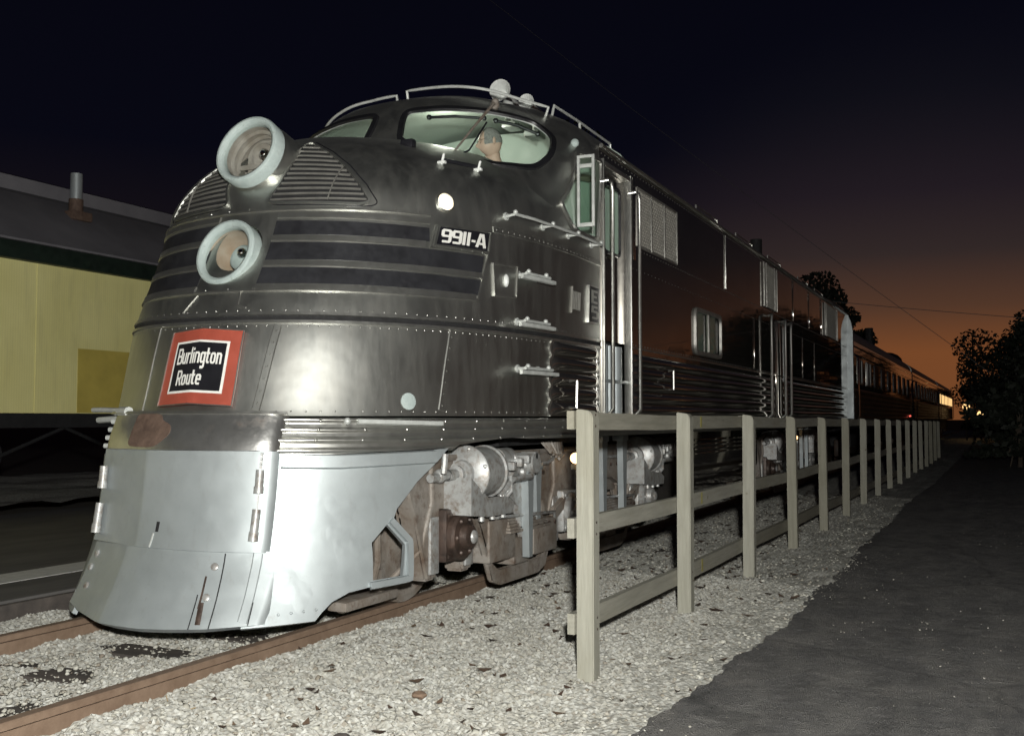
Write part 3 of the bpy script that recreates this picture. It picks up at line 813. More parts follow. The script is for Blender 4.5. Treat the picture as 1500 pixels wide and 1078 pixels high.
for y_, zt in ((3.30, 3.16), (4.00, 3.20)):
    b = BM(); tube(b, [(1.48, y_ - .09, zt), (1.54, y_ - .07, zt + .01), (1.555, y_ - .02, zt), (1.555, y_, zt - .06), (1.555, y_, 2.5), (1.555, y_, 1.30), (1.50, y_, 1.24)], .016, 10)
    obj('handrail', b, M['trim'], L)
b = BM(); box(b, (1.482, 3.985, 2.62), (1.50, 4.06, 3.36), .004); rivets(b, off(SIDE, .02), [(4.02, 2.65), (4.02, 3.34)], .06, .008); obj('hinge_strip', b, M['side'], L)
# wire-mesh grille behind the cab
b = BM(); box(b, (1.452, 4.14, 2.765), (1.460, 5.43, 3.31)); g = obj('side_grille', b, M['mesh'], L)
for y_ in (4.15, 4.575, 4.995, 5.42):
    b = BM(); box(b, (1.461, y_ - .014, 2.77), (1.490, y_ + .014, 3.305), .004); obj('grille_bar', b, M['slat'], g)
for z_ in (2.775, 3.30):
    b = BM(); box(b, (1.462, 4.167, z_ - .012), (1.487, 5.403, z_ + .012), .003); obj('grille_bar', b, M['slat'], g)
def lattice(y0, y1, z0, z1, x, g, sp=.058):
    b = BM(); k = y0 - (z1 - z0)
    while k < y1 + (z1 - z0):
        for d in (1, -1):
            p = []
            for z in (z0, z1):
                yy = k + d * (z - (z0 if d > 0 else z1)) * 1.0
                p.append((yy, z))
            (ya, za), (yb, zb) = p
            if ya != yb:
                for lim, fn in ((y0, max), (y1, min)):
                    if (ya - lim) * (1 if fn is max else -1) < 0: za += (lim - ya) * (zb - za) / (yb - ya); ya = lim
                    if (yb - lim) * (1 if fn is max else -1) < 0: zb += (lim - yb) * (za - zb) / (ya - yb); yb = lim
            if z0 - 1e-6 <= za <= z1 + 1e-6 and z0 - 1e-6 <= zb <= z1 + 1e-6 and abs(za - zb) > .01:
                tube(b, [(x + .004 * d, ya, za), (x + .004 * d, yb, zb)], .0075, 5)
        k += sp
    return obj('lattice', b, M['lattice'], g)
lattice(4.16, 5.41, 2.785, 3.29, 1.474, g)
# engine-room window, with drawn pale blinds
b = BM(); ribbon(b, SIDE, win1, .05, .028, closed=True, st=.05); wn_ = obj('engine_window', b, M['slat'], L)
b = BM(); box(b, (1.482, 6.58, 1.95), (1.505, 6.63, 2.365), .004); obj('mullion', b, M['slat'], wn_)
sheet('pane', SIDE, win1, [], M['glass'], wn_, (.4, .3), o=-.008)
b = BM(); box(b, (1.45, 6.14, 1.94), (1.455, 6.52, 2.38)); box(b, (1.45, 6.68, 1.94), (1.455, 7.05, 2.38)); obj('blind', b, M['interior'], wn_)
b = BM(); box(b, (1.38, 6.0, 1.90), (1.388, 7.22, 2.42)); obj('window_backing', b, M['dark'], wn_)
# upright straps and smaller grilles along the letterboard
for y_ in (7.45, 11.9, 13.4, 14.7):
    b = BM(); box(b, (1.482, y_ - .012, 2.76), (1.492, y_ + .012, 3.40), .004); obj('strap', b, M['trim'] if y_ < 8 else M['side'], L)
for y_ in (9.0, 12.7, 13.9):
    b = BM(); box(b, (1.482, y_ - .012, 1.88), (1.490, y_ + .012, 2.55), .003); obj('strap', b, M['side'], L)
for y0_, y1_ in ((9.60, 10.50), (15.1, 16.7)):
    b = BM(); box(b, (1.482, y0_, 2.765), (1.490, y1_, 3.39)); g = obj('side_grille', b, M['mesh'], L)
    lattice(y0_ + .03, y1_ - .03, 2.785, 3.37, 1.497, g, .075)
    for y_ in (y0_, y0_ + .16, y1_ - .16, y1_):
        b = BM(); box(b, (1.491, y_ - .014, 2.77), (1.512, y_ + .014, 3.385), .004); obj('grille_bar', b, M['slat'], g)
# engine-room door with tall handrails
b = BM(); box(b, (1.482, 10.36, 1.22), (1.490, 11.06, 2.62), .004); d2 = obj('engine_door', b, M['side'], L)
b = BM()
for y_ in (10.36, 11.06): box(b, (1.491, y_ - .03, 1.23), (1.512, y_ + .03, 2.62), .005)
obj('door_frame', b, M['side'], d2)
for y_ in (9.78, 10.80, 11.25):
    b = BM(); tube(b, [(1.49, y_ + .12, 2.66), (1.55, y_ + .10, 2.67), (1.56, y_ + .02, 2.64), (1.56, y_, 2.56), (1.56, y_, 1.9), (1.56, y_, 1.28), (1.50, y_, 1.23)], .020, 10); obj('handrail', b, M['trim'], L)
# ribbed skirt at floor level
def skirt(F, poly, sta):
    G = lambda a, z: Vector(F(a, z)) + normal_at(F, a, z) * (.012 + .016 * max(0, math.sin(2 * math.pi * (z - 1.222) / -.058)) ** .6)
    return sheet('skirt', G, poly, [], M['trim'], L, (sta, .0075), thick=.03, NF=None)
skirt(NOSE, [(.275, 1.0), (.588, 1.034), (.66, 1.065), (.72, 1.088), (.80, 1.098), (1.0, 1.105), (1.0, 1.222), (.275, 1.222)], .02)
skirt(SIDE, [(3.2, 1.105), (18.2, 1.105), (18.2, 1.205), (3.2, 1.205)], .8)
b = BM(); ribbon(b, off(NOSE, .02), [(.42, 1.195), (.50, 1.19), (.585, 1.185)], .03, .028); ball(b, Vector(NOSE(.40, 1.195)) + normal_at(NOSE, .40, 1.195) * .04, .022, 10); obj('skirt_bar', b, M['pale'], L)
# anticlimber band with its rusty patch
def bulge(o, s0, s1, tt=.03):
    def G(s, z):
        e = max(0, min(1, (s - s0) / tt, (s1 - s) / tt)); e = (1 - (1 - e) ** 2) ** .5
        return Vector(NOSE(s, z)) + normal_at(NOSE, s, z) * (o * e)
    return G
AC = bulge(.065, -.235, .283, .05)
ab = sheet('anticlimber', AC, [(-.235, 1.030), (.283, 1.030), (.283, 1.236), (-.235, 1.236)], [], M['band'], L, (.012, .03), thick=.12)
t = NT('rusty_scab'); f = t.noise(16, 5, .65)
t.set(base=t.ramp(f, [(.3, (.085, .055, .042)), (.7, (.165, .110, .083))]), rough=.75, metal=.2); t.bump(f, .4, .02)
M['scab'] = t.m
sheet('rust_patch', AC, rounded([(-.105, 1.045), (-.02, 1.040), (.005, 1.07), (.025, 1.11), (.018, 1.16), (-.012, 1.18), (-.018, 1.222), (-.10, 1.222)], .02, 3), [], M['scab'], ab, (.012, .03), o=.003, thick=.003)
b = BM(); ribbon(b, off(NOSE, .0), [(-.23 + .51 * k / 16, 1.232) for k in range(17)], .02, .075, base=.05); obj('ledge', b, M['trim'], ab)
# pilot: side plates, coupler doors, toe plate
pl = [(.270, .995), (.40, .990), (.609, 1.034), (.589, .958), (.55, .838), (.514, .682), (.509, .623), (.547, .493), (.559, .262), (.483, .244), (.448, .226), (.422, .183), (.409, .131), (.402, .092), (.27, .075)]
ph = [(.487, .280), (.540, .290), (.535, .466), (.497, .594), (.472, .493)]
for sgn in (1, -1):
    P_, H_ = (pl, ph) if sgn > 0 else (mc(pl, .02)[::-1], mc(ph, .02)[::-1])
    PL = bulge(.012, -2, 2)
    pp = sheet('pilot_plate', PL, P_, [H_], M['silver'], L, (.015, .03), thick=.03)
    b = BM(); k = [(.483, .250), (.553, .268), (.541, .490), (.503, .618)]
    k = k if sgn > 0 else mc(k, .02); ribbon(b, PL, k, .045, .022); obj('bracket', b, M['silver'], pp)
    if sgn > 0:
        b = BM(); ribbon(b, PL, [(.285, .975), (.40, .968), (.58, .985)], .085, .030); obj('roll_edge', b, M['silver'], pp)
        b = BM(); rivets(b, PL, [(.32, .135), (.40, .150)], .07, .009); obj('rivet_row', b, M['silver'], pp)
def facet(F, knots=(-.27, -.05, .14)):
    def G(s, z):
        for a, c_ in zip(knots, knots[1:]):
            if a < s < c_:
                q_ = (s - a) / (c_ - a); w_ = 1.0
                return Vector(F(a, z)).lerp(Vector(F(c_, z)), q_)
        return Vector(F(s, z))
    return G
PD = facet(bulge(.052, -.30, .285, .035), (-.23, -.04))
pd = sheet('coupler_door', PD, [(-.225, .480), (0, .476), (.15, .468), (.285, .461), (.285, 1.028), (-.225, 1.028)], [], M['silver'], L, (.012, .03), thick=.06)
b = BM(); ribbon(b, PD, [(.020, .568), (.021, .625)], .022, .004); obj('latch_hole', b, M['dark'], pd)
b = BM(); ribbon(b, PD, [(.012, .560), (.006, .478)], .010, .004); obj('latch_bar', b, M['pale'], pd)
for zs_ in ((.80, .925), (.535, .70)):
    for s_ in (.247, -.205):
        n0 = normal_at(NOSE, s_, zs_[0]); b = BM()
        p1, p2 = Vector(NOSE(s_, zs_[0])) + n0 * .065, Vector(NOSE(s_, zs_[1])) + n0 * .065
        cyl(b, p1, p2, .024, 14); cyl(b, p1 + (p1 - p2) * .06, p1 + (p2 - p1) * .25, .028, 14)
        obj('hinge', b, M['tsilver'], pd)
b = BM(); ribbon(b, PD, [(.247, .93), (.247, 1.02)], .016, .006); ribbon(b, PD, [(.247, .70), (.247, .80)], .008, .004); rivets(b, PD, [(.247, .94), (.247, 1.02)], .03, .008, o=.006); obj('hinge_strap', b, M['tsilver'], pd)
PT = facet(bulge(.034, -.32, .315, .02), (-.265, -.07))
pt = sheet('pilot_toe', PT, [(-.262, .115), (-.20, .088), (-.09, .066), (.05, .060), (.20, .070), (.318, .090), (.292, .470), (.15, .474), (0, .480), (-.235, .486)], [], M['silver'], L, (.012, .03), thick=.05)
b = BM(); ribbon(b, PT, [(.193, .459), (.209, .071)], .007, .003); ribbon(b, PT, [(.16, .24), (.168, .068)], .006, .003); ribbon(b, PT, [(.277, .20), (.282, .085)], .006, .003); obj('seam', b, M['dark'], pt)
b = BM()
for s_, z_ in ((.178, .385), (.181, .225), (-.215, .40), (-.21, .22), (-.225, .32)):
    n0 = normal_at(PT, s_, z_); lathe(b, [(0, .022), (.010, .022), (.014, .014), (.014, 0)], PT(s_, z_), n0, 10)
obj('bolt', b, M['tsilver'], pt)
b = BM(); ribbon(b, PT, [(.165, .335), (.172, .17)], .012, .003); ribbon(b, PT, [(.174, .20), (.184, .09)], .03, .002); obj('grease_streak', b, M['grease'], pt)
b = BM(); ribbon(b, PT, [(.26, .46), (.27, .10)], .055, .004); obj('lap_strip', b, M['silver'], pt)
b = BM()
for zz in (1.20, 1.15, 1.10, 1.05):
    p = Vector(NOSE(-.245, zz)); tube(b, [p + Vector((.05, .05, 0)), p + Vector((-.09, .02, 0))], .016, 8)
tube(b, [Vector(NOSE(-.22, 1.27)) + Vector((0, -.06, 0)), Vector(NOSE(-.27, 1.265)) + Vector((-.10, -.05, .01)), Vector(NOSE(-.27, 1.26)) + Vector((-.24, 0, .015))], .016, 8)
tube(b, [Vector(NOSE(-.16, 1.262)) + Vector((0, -.06, 0)), Vector(NOSE(-.21, 1.262)) + Vector((0, -.06, 0))], .03, 8)
tube(b, [Vector(NOSE(-.25, 1.22)), Vector(NOSE(-.30, 1.22)) + Vector((-.16, 0, -.01))], .02, 8)
obj('uncoupling_lever', b, M['pale'], L)
# cab-roof handrails, horn, wiper, hood fittings, wind wings
def roofrail(F, pts, lift=.075):
    pts = [tuple(pts[i][c] + (pts[i + 1][c] - pts[i][c]) * k / 5 for c in (0, 1)) for i in range(len(pts) - 1) for k in range(5)] + [pts[-1]]
    P = [Vector(F(*p)) + normal_at(F, *p) * lift for p in pts]
    P = [Vector(F(*pts[0]))] + P + [Vector(F(*pts[-1]))]
    b = BM(); tube(b, P, .012, 8); return obj('roof_rail', b, M['pale'], L)
roofrail(CAB, [(-.93, 3.62), (-.80, 3.66), (-.68, 3.72), (-.5, 3.80), (-.3, 3.85), (-.08, 3.86)], .05)
roofrail(CAB, [(.0, 3.865), (.2, 3.86), (.4, 3.84), (.6, 3.80), (.75, 3.75), (.86, 3.70)])
b = BM(); tube(b, [(1.05, 3.22, 3.76), (1.06, 3.24, 3.85), (1.09, 3.7, 3.84), (1.10, 4.5, 3.83), (1.10, 4.52, 3.76)], .012, 8); tube(b, [(1.09, 3.75, 3.74), (1.09, 3.75, 3.84)], .012, 8); obj('roof_rail', b, M['pale'], L)
for hx, hy, hz, k in ((.45, 3.45, 4.13, 1.0), (.72, 3.42, 3.98, .72)):
    b = BM(); d = Vector((.12, -1, .02)).normalized()
    lathe(b, [(-.55 * k, .03), (-.5 * k, .045), (-.30 * k, .038), (-.14 * k, .045), (-.05 * k, .075 * k), (0, .098 * k), (.004, .098 * k), (-.02 * k, .07 * k), (-.12 * k, .03), (-.12 * k, 0)], (hx, hy, hz), d, 28)
    hn = obj('horn', b, M['white'], L)
    b = BM(); c0 = Vector((hx, hy, hz)) - d * .35 * k; tube(b, [c0, c0 - Vector((0, 0, .22))], .022, 8); box(b, (c0.x - .07, c0.y - .09, c0.z - .25), (c0.x + .07, c0.y + .09, c0.z - .20), .01); obj('horn_bracket', b, M['pale'], hn)
b = BM(); ball(b, (.60, 3.30, 3.93), .05, 12, 0, (1, 1, 1.4)); tube(b, [(.60, 3.30, 3.80), (.60, 3.30, 3.92)], .03, 8); obj('roof_vent', b, M['pale'], L)
b = BM(); tube(b, [(.30, 5.2, 3.95), (.30, 5.2, 4.22)], .07, 12); obj('antenna_base', b, M['dark'], L)
b = BM(); ball(b, (1.40, 2.86, 3.40), .035, 12); tube(b, [(1.36, 2.86, 3.36), (1.40, 2.86, 3.40)], .02, 8); obj('marker_lamp', b, M['ring'], L)
for s0, z0, s1, z1, s2, z2 in ((.553, 3.672, .388, 3.396, .330, 3.12),):
    b = BM(); CO = off(CAB, .05)
    tube(b, [off(CAB, .0)(s0, z0), CO(s0, z0), CO(s1, z1), off(CAB, .03)(s2, z2)], [.018, .014, .010, .008], 8)
    ball(b, CO(s0, z0), .03, 10); ball(b, off(CAB, .02)(s0 + .01, z0 + .01), .035, 10)
    wp = obj('wiper', b, M['truck'], L)
    b = BM(); tube(b, [off(CAB, .025)(.45, 3.47), off(CAB, .025)(.37, 3.20), off(CAB, .02)(.325, 3.05)], .007, 6); obj('blade', b, M['black'], wp)
b = BM(); c = Vector(NOSE(.30, 3.225)); box(b, (-.05, -.03, -.02), (.05, .03, .045), .015, Matrix.Translation(c)); tube(b, [c + Vector((-.11, 0, .02)), c], .012, 6); obj('hood_latch', b, M['black'], L)
b = BM()
CI = off(CAB, -.035)
tube(b, [CI(.22, 3.60), CI(.34, 3.60), CI(.47, 3.585)], .012, 8); tube(b, [CI(.52, 3.565), CI(.62, 3.54), CI(.70, 3.48)], .012, 8)
for p in ((.22, 3.60), (.47, 3.585), (.52, 3.565), (.70, 3.48)): ball(b, CI(*p), .022, 8)
obj('blind_rod', b, M['black'], L)
for s_, z_ in ((.465, 3.075), (.545, 3.135)):
    c = Vector(NOSE(s_, z_)); n = normal_at(NOSE, s_, z_); b = BM()
    tube(b, [c, c + n * .02 + Vector((.01, 0, .055))], .009, 8); box(b, (-.03, -.015, 0), (.03, .015, .02), .006, Matrix.Translation(c + n * .005)); obj('hood_bracket', b, M['white'], L)
b = BM(); ca, cb = Vector(NOSE(.465, 3.085)), Vector(NOSE(.545, 3.14)); tube(b, [ca + Vector((0, 0, .03)), cb + Vector((0, 0, .03))], .014, 8); obj('hood_rod', b, M['black'], L)
for yy in (2.74,):
    b = BM()
    x0, x1, z0, z1 = 1.468, 1.612, 2.70, 3.26
    for lo, hi in (((x0, z0), (x0 + .022, z1)), ((x1 - .022, z0), (x1, z1)), ((x0 + .0222, z0), (x1 - .0222, z0 + .03)), ((x0 + .0222, z1 - .10), (x1 - .0222, z1 - .07)), ((x0 + .0222, z1 - .022), (x1 - .0222, z1))):
        box(b, (lo[0], yy - .011, lo[1]), (hi[0], yy + .011, hi[1]), .003)
    ww = obj('wind_wing', b, M['pale'], L)
    b = BM(); box(b, (x0 + .02, yy - .003, z0 + .03), (x1 - .02, yy + .003, z1 - .10)); obj('pane', b, M['glass'], ww, smooth=False)
# cab interior
b = BM(); box(b, (-1.30, 2.5, 2.02), (1.30, 4.4, 2.06)); obj('cab_floor', b, M['interior_dark'], L)
arcp = [(-1.45, 2.06), (1.45, 2.06), (1.45, 3.42)] + [(1.44 * math.cos(R(a)), 3.43 + .50 * math.sin(R(a))) for a in range(10, 180, 10)] + [(-1.45, 3.42)]
b = BM(); prism(b, arcp, 4.08, 4.12, XZ); obj('cab_bulkhead', b, M['interior'], L)
b = BM()
def beam(r0, z0, yy, w): 
    P = [(1.42 * math.cos(R(a)) * r0, yy, z0 + .42 * math.sin(R(a))) for a in range(0, 181, 10)]
    tube(b, P, w, 6)
beam(1.0, 3.12, 4.04, .035)
tube(b, [(.95, 4.06, 2.1), (.95, 4.06, 3.28), (.3, 4.06, 3.28), (.3, 4.06, 2.1)], .010, 6)
obj('cab_trim', b, M['interior_dark'], L)
b = BM(); box(b, (.80, 3.92, 2.6), (1.22, 4.06, 3.34), .02); box(b, (1.24, 3.96, 2.4), (1.40, 4.06, 3.3), .01); obj('cab_locker', b, M['interior'], L)
b = BM(); box(b, (-.2, 2.35, 2.06), (.25, 2.65, 3.30), .05); ball(b, (.12, 2.40, 3.36), .10, 12, 0, (1.2, .6, .8)); obj('gauge_panel', b, M['black'], L)
b = BM(); lathe(b, [(0, .09), (.03, .085), (.05, .05), (.055, 0)], (.0, 2.50, 3.79), (0, 0, -1), 20); obj('dome_lamp', b, M['dome'], L)
ld = bpy.data.lights.new('cab_dome_light', 'POINT'); ld.energy = 16; ld.color = (1, .95, .84); ld.shadow_soft_size = .12
lo_ = bpy.data.objects.new('cab_dome_light', ld); COL.objects.link(lo_); lo_.location = (.0, 3.3, 3.78); lo_.parent = L
# diaphragm at the rear end
b = BM(); prism(b, [(1.40, 1.22), (1.60, 1.22), (1.60, 3.1), (1.57, 3.28), (1.50, 3.46), (1.40, 3.46)], 18.285, 18.42, XZ); obj('end_post', b, M['silver'], L)
b = BM(); prism(b, [(-1.0, 1.2), (1.0, 1.2), (1.0, 3.3), (-1.0, 3.3)], 18.3, 18.85, XZ); obj('diaphragm', b, M['rubber'], L)
b = BM(); tube(b, [(.6, 13.4, 3.9), (.6, 13.4, 4.36)], .10, 14); obj('exhaust_stack', b, M['dark'], L)
for y_ in (7.5, 9.5, 11.6, 14.2, 16.0): 
    b = BM(); tube(b, [(1.25, y_ - .5, 3.60), (1.25, y_ - .5, 3.70), (1.25, y_ + .5, 3.70), (1.25, y_ + .5, 3.60)], .012, 6); obj('roof_rail', b, M['trim'], L)
# ------------------------------------------------------------------ underframe and trucks
b = BM(); box(b, (-1.15, 2.0, 1.02), (1.15, 18.2, 1.20)); obj('underframe', b, M['dark'], L)
def tank(y0, y1):
    b = BM()
    poly = [(1.36, 1.09), (1.36, .62), (1.28, .42), (1.10, .34), (-1.10, .34), (-1.28, .42), (-1.36, .62), (-1.36, 1.09)]
    prism(b, poly, y0, y1, XZ); t = obj('fuel_tank', b, M['side'], L)
    b = BM()
    for z in (.98, .93, .88, .83): box(b, (1.361, y0 + .1, z - .012), (1.376, y1 - .1, z + .012), .004)
    obj('tank_rib', b, M['side'], t)
tank(6.15, 9.7)
def truck(yc, axles, detail=True):
    ax0, ax1, ax2 = axles
    # side frames
    for sg in (1, -1):
        b = BM(); x0, x1 = sorted((sg * 1.00, sg * 1.14))
        up = [(ax0 - .55, .80), (ax0 - .42, .62), (ax0 - .30, .20), (ax0 - .17, .20), (ax0 - .16, .66), (ax0 + .16, .66), (ax0 + .17, .20), (ax0 + .30, .20), (ax0 + .42, .60),
              (ax0 + .75, .70), (ax1 - .75, .70), (ax1 - .42, .60), (ax1 - .30, .20), (ax1 - .17, .20), (ax1 - .16, .66), (ax1 + .16, .66), (ax1 + .17, .20), (ax1 + .30, .20), (ax1 + .42, .60),
              (ax1 + .75, .70), (ax2 - .75, .70), (ax2 - .42, .60), (ax2 - .30, .20), (ax2 - .17, .20), (ax2 - .16, .66), (ax2 + .16, .66), (ax2 + .17, .20), (ax2 + .30, .20), (ax2 + .42, .62), (ax2 + .55, .80),
              (ax2 + .50, .93), (ax2 + .1, .97), (ax0 - .1, .97), (ax0 - .50, .93)]
        prism(b, up, x0, x1, YZ); bmesh.ops.bevel(b, geom=b.edges[:], offset=.018, segments=2, affect='EDGES'); fr = obj('truck_frame', b, M['truck'], L, ang=30)
        if sg < 0: continue
        # raised edge of the casting and the hollow in the pedestal
        for a in axles:
            for d in (-.235, .235):
                b = BM(); box(b, (1.141, a + d - .055, .24), (1.165, a + d + .055, .60), .012); obj('pedestal_web', b, M['tsilver'], fr)
        b = BM()
        tube(b, [(1.15, ax0 - .50, .93), (1.15, ax0 - .1, .965), (1.15, ax2 + .1, .965), (1.15, ax2 + .5, .93)], .022, 6)
        obj('frame_rib', b, M['truck'], fr)
    for a in axles:
        for sg in (1, -1):
            b = BM(); d = (sg, 0, 0)
            lathe(b, [(-.07, 0), (-.07, .40), (-.065, .47), (-.045, .49), (-.04, .452), (.06, .445), (.066, .40), (.05, .37), (.03, .30), (.03, .15), (.05, .12), (.05, 0)], (sg * .735, a, .452), d, 40)
            obj('wheel', b, M['truck'], L)
        b = BM(); cyl(b, (-1.0, a, .452), (1.0, a, .452), .085, 14); obj('axle', b, M['truck'], L)
        # journal box
        b = BM(); box(b, (1.02, a - .15, .30), (1.20, a + .15, .64), .03); box(b, (1.0, a - .17, .34), (1.10, a + .17, .58), .01)
        for z in (.34, .47, .60): box(b, (1.201, a - .145, z - .012), (1.215, a - .09, z + .012), .004)
        j = obj('journal_box', b, M['grease'] if a == ax0 else M['tsilver'], L)
        b = BM(); lathe(b, [(0, .155), (.035, .155), (.05, .14), (.055, .085), (.10, .075), (.115, .05), (.115, 0)], (1.20, a, .46), (1, 0, 0), 28)
        for k in range(6): ball(b, (1.255, a + .115 * math.cos(k * math.pi / 3), .46 + .115 * math.sin(k * math.pi / 3)), .016, 6)
        obj('cover', b, M['grease'] if a == ax0 else M['tsilver'], j)
        b = BM(); ball(b, (1.318, a, .46), .045, 10, 0, (.5, 1, 1)); obj('cap', b, M['tsilver'], j)
    # equaliser bars hung low between axles
    for p, q_ in ((ax0, ax1), (ax1, ax2)):
        b = BM(); prism(b, [(p + .10, .60), (p + .32, .52), (p + .48, .22), (p + .60, .15), (q_ - .60, .15), (q_ - .48, .22), (q_ - .32, .52), (q_ - .10, .60), (q_ - .10, .50), (q_ - .36, .42), (q_ - .52, .09), (q_ - .64, .05), (p + .64, .05), (p + .52, .09), (p + .36, .42), (p + .10, .50)], 1.15, 1.20, YZ); bmesh.ops.bevel(b, geom=b.edges[:], offset=.010, segments=2, affect='EDGES')
        obj('equaliser', b, M['truck'], L)
        m = (p + q_) / 2
        b = BM(); box(b, (.98, m - .55, .22), (1.22, m - .12, .52), .03); box(b, (.98, m + .15, .20), (1.24, m + .60, .46), .03); box(b, (1.0, m - .12, .16), (1.20, m + .15, .36), .02)
        obj('spring_plank', b, M['truck'], L)
        for yy, zz0, zz1 in ((m - .45, .53, .74), (m - .27, .53, .74)):
            b = BM(); tube(b, [(1.16 + .058 * math.cos(k * .55), yy + .058 * math.sin(k * .55), zz0 + (zz1 - zz0) * k / 62) for k in range(63)], .013, 6); obj('coil_spring', b, M['truck'], L)
        b = BM(); prism(b, [(p + .455 + .02 * math.cos(t_), .46 + .30 * math.sin(t_)) for t_ in (-.7, -.35, 0, .35, .7)] + [(p + .53, .66), (p + .53, .26)], .68, .80, YZ); obj('brake_shoe', b, M['grease'], L)
        b = BM()
        for k in range(7): lathe(b, [(0, .018), (.014, .018), (.014, 0)], (1.141, p + .45 + k * (q_ - p - .9) / 6, .80), (1, 0, 0), 6)
        for k in range(4): lathe(b, [(0, .016), (.012, .016), (.012, 0)], (1.241, m + .2 + k * .11, .42), (1, 0, 0), 6)
        obj('rivet_row', b, M['grease'], L)
        b = BM(); tube(b, [(1.17, p + .25, .90), (1.19, p + .45, .875), (1.19, q_ - .45, .875), (1.17, q_ - .25, .92)], .014, 6); tube(b, [(1.17, m - .6, .56), (1.255, m - .5, .54), (1.255, m + .5, .50), (1.20, m + .62, .40)], .012, 6); obj('air_pipe', b, M['tsilver'], L)
        b = BM()
        for k in range(5): box(b, (1.02, m - .30 + .01 * k, .405 + k * .021), (1.26 - .01 * k, m + .42 - .03 * k, .424 + k * .021), .004)
        obj('leaf_spring', b, M['truck'], L)
    # brake cylinders with push rods, on silver brackets
    for yb, dirn in ((ax0 + .04, -1), (ax1 + 1.62, -1)):
        cz, cx = .86, 1.21
        b = BM()
        lathe(b, [(-.03, 0), (-.03, .085), (.0, .09), (.02, .175), (.03, .185), (.055, .185), (.06, .170), (.30, .168), (.31, .18), (.33, .18), (.345, .15), (.36, .06), (.36, 0)], (cx, yb, cz), (0, 1, 0), 36)
        for k in range(6): ball(b, (cx + .165 * math.cos(k * math.pi / 3 + .3), yb + .022, cz + .165 * math.sin(k * math.pi / 3 + .3)), .015, 6)
        bc = obj('brake_cylinder', b, M['tsilver'], L)
        b = BM(); lathe(b, [(-.20, .035), (-.10, .035), (-.095, .058), (-.07, .058), (-.066, .040), (-.02, .045)], (cx, yb, cz), (0, 1, 0), 18); tube(b, [(cx, yb - .42, cz - .01), (cx, yb - .20, cz)], .028, 10); ball(b, (cx, yb - .30, cz), .045, 10); obj('push_rod', b, M['tsilver'], bc)
        b = BM(); prism(b, [(yb - .12, .84), (yb - .12, .60), (yb + .12, .575), (yb + .50, .57), (yb + .52, .64), (yb + .40, .69), (yb + .12, .70)], 1.10, 1.34, YZ)
        for k in range(3): cyl(b, (1.30, yb + .1 + .16 * k, .545), (1.30, yb + .1 + .16 * k, .575), .02, 8)
        obj('cylinder_bracket', b, M['tsilver'], bc)
        # slack adjuster, valves and pipes behind
        b = BM()
        cyl(b, (1.22, yb + .46, .93), (1.22, yb + .66, .93), .085, 16); cyl(b, (1.20, yb + .68, .86), (1.20, yb + .98, .86), .07, 14); cyl(b, (1.10, yb + .86, .90), (1.36, yb + .86, .90), .075, 14)
        tube(b, [(1.30, yb + .38, .70), (1.33, yb + .52, .80), (1.33, yb + .82, .80), (1.30, yb + .95, .86)], .022, 8)
        tube(b, [(1.29, yb + .40, .64), (1.34, yb + .47, .72), (1.32, yb + .50, .82)], .016, 8)
        for k in range(5): ball(b, (1.29 + .02 * (k % 2), yb + .45 + .09 * k, .84 + .05 * (k % 3)), .032, 8)
        for k in range(4): box(b, (1.24, yb + .48 + k * .12, .86 + .02 * k), (1.36, yb + .53 + k * .12, .92 + .02 * k), .01)
        for k in range(3): ball(b, (1.30, yb + .34 + .07 * k, .66 + .03 * k), .035, 8)
        obj('brake_rigging', b, M['tsilver'], bc)
    for a in axles:
        b = BM(); tube(b, [(1.165, a - .30, .93), (1.175, a - .30, .70), (1.12, a - .34, .40), (.90, a - .46, .16), (.78, a - .50, .10)], .018, 8); obj('sand_pipe', b, M['truck'], L)
        b = BM(); tube(b, [(1.10, a - .20 + .02 * k, .66 + .10 * abs(math.sin(math.pi * k / 20))) for k in range(21)], .035, 8); obj('journal_arch', b, M['truck'], L)
    # hanging levers: tapered bright bars
    for y_, zt, zb, w, x in ((ax0 + .92, .83, .22, .05, 1.27), (ax0 + 1.22, .84, .40, .05, 1.20), (ax1 + .50, 1.02, .35, .060, 1.28), (ax1 + 1.02, 1.02, .35, .060, 1.28), (ax1 + .02, .80, .40, .04, 1.27)):
        b = BM(); prism(b, [(y_ - w * 1.1, zt), (y_ - w * .9, zt - .12), (y_ - w * .55, zb), (y_ + w * .55, zb), (y_ + w * .9, zt - .12), (y_ + w * 1.1, zt)], x - .02, x + .035, YZ)
        box(b, (x - .06, y_ - w * 1.3, zt), (x + .045, y_ + w * 1.3, zt + .05), .01)
        obj('brake_lever', b, M['silver'], L)
    b = BM(); prism(b, [(ax0 + .62, .70), (ax0 + .80, .60), (ax0 + .90, .36), (ax0 + 1.06, .36), (ax0 + 1.02, .52), (ax0 + .86, .80)], 1.21, 1.25, YZ); obj('brake_hanger', b, M['tsilver'], L)
    b = BM(); prism(b, [(ax0 + .30, .52), (ax0 + .62, .74), (ax0 + .74, .70), (ax0 + .40, .34)], 1.12, 1.20, YZ); obj('pedestal_tie', b, M['truck'], L)
    b = BM()
    for k in range(4):
        tube(b, [(1.18, ax1 - .55 + .06 * k, 1.04), (1.24, ax1 - .52 + .06 * k, .96 - .02 * k), (1.22, ax1 - .36 + .05 * k, .93), (1.18, ax1 - .30 + .05 * k, 1.03)], .013, 6)
    obj('air_hose', b, M['truck'], L)
    b = BM(); box(b, (.9, ax0 + 1.0, .55), (1.05, ax2, .95)); obj('bolster', b, M['truck'], L)
    b = BM(); ball(b, (1.29, ax1 - .12, .90), .045, 10); tl = obj('truck_lamp', b, M['lamp_amber'], L)
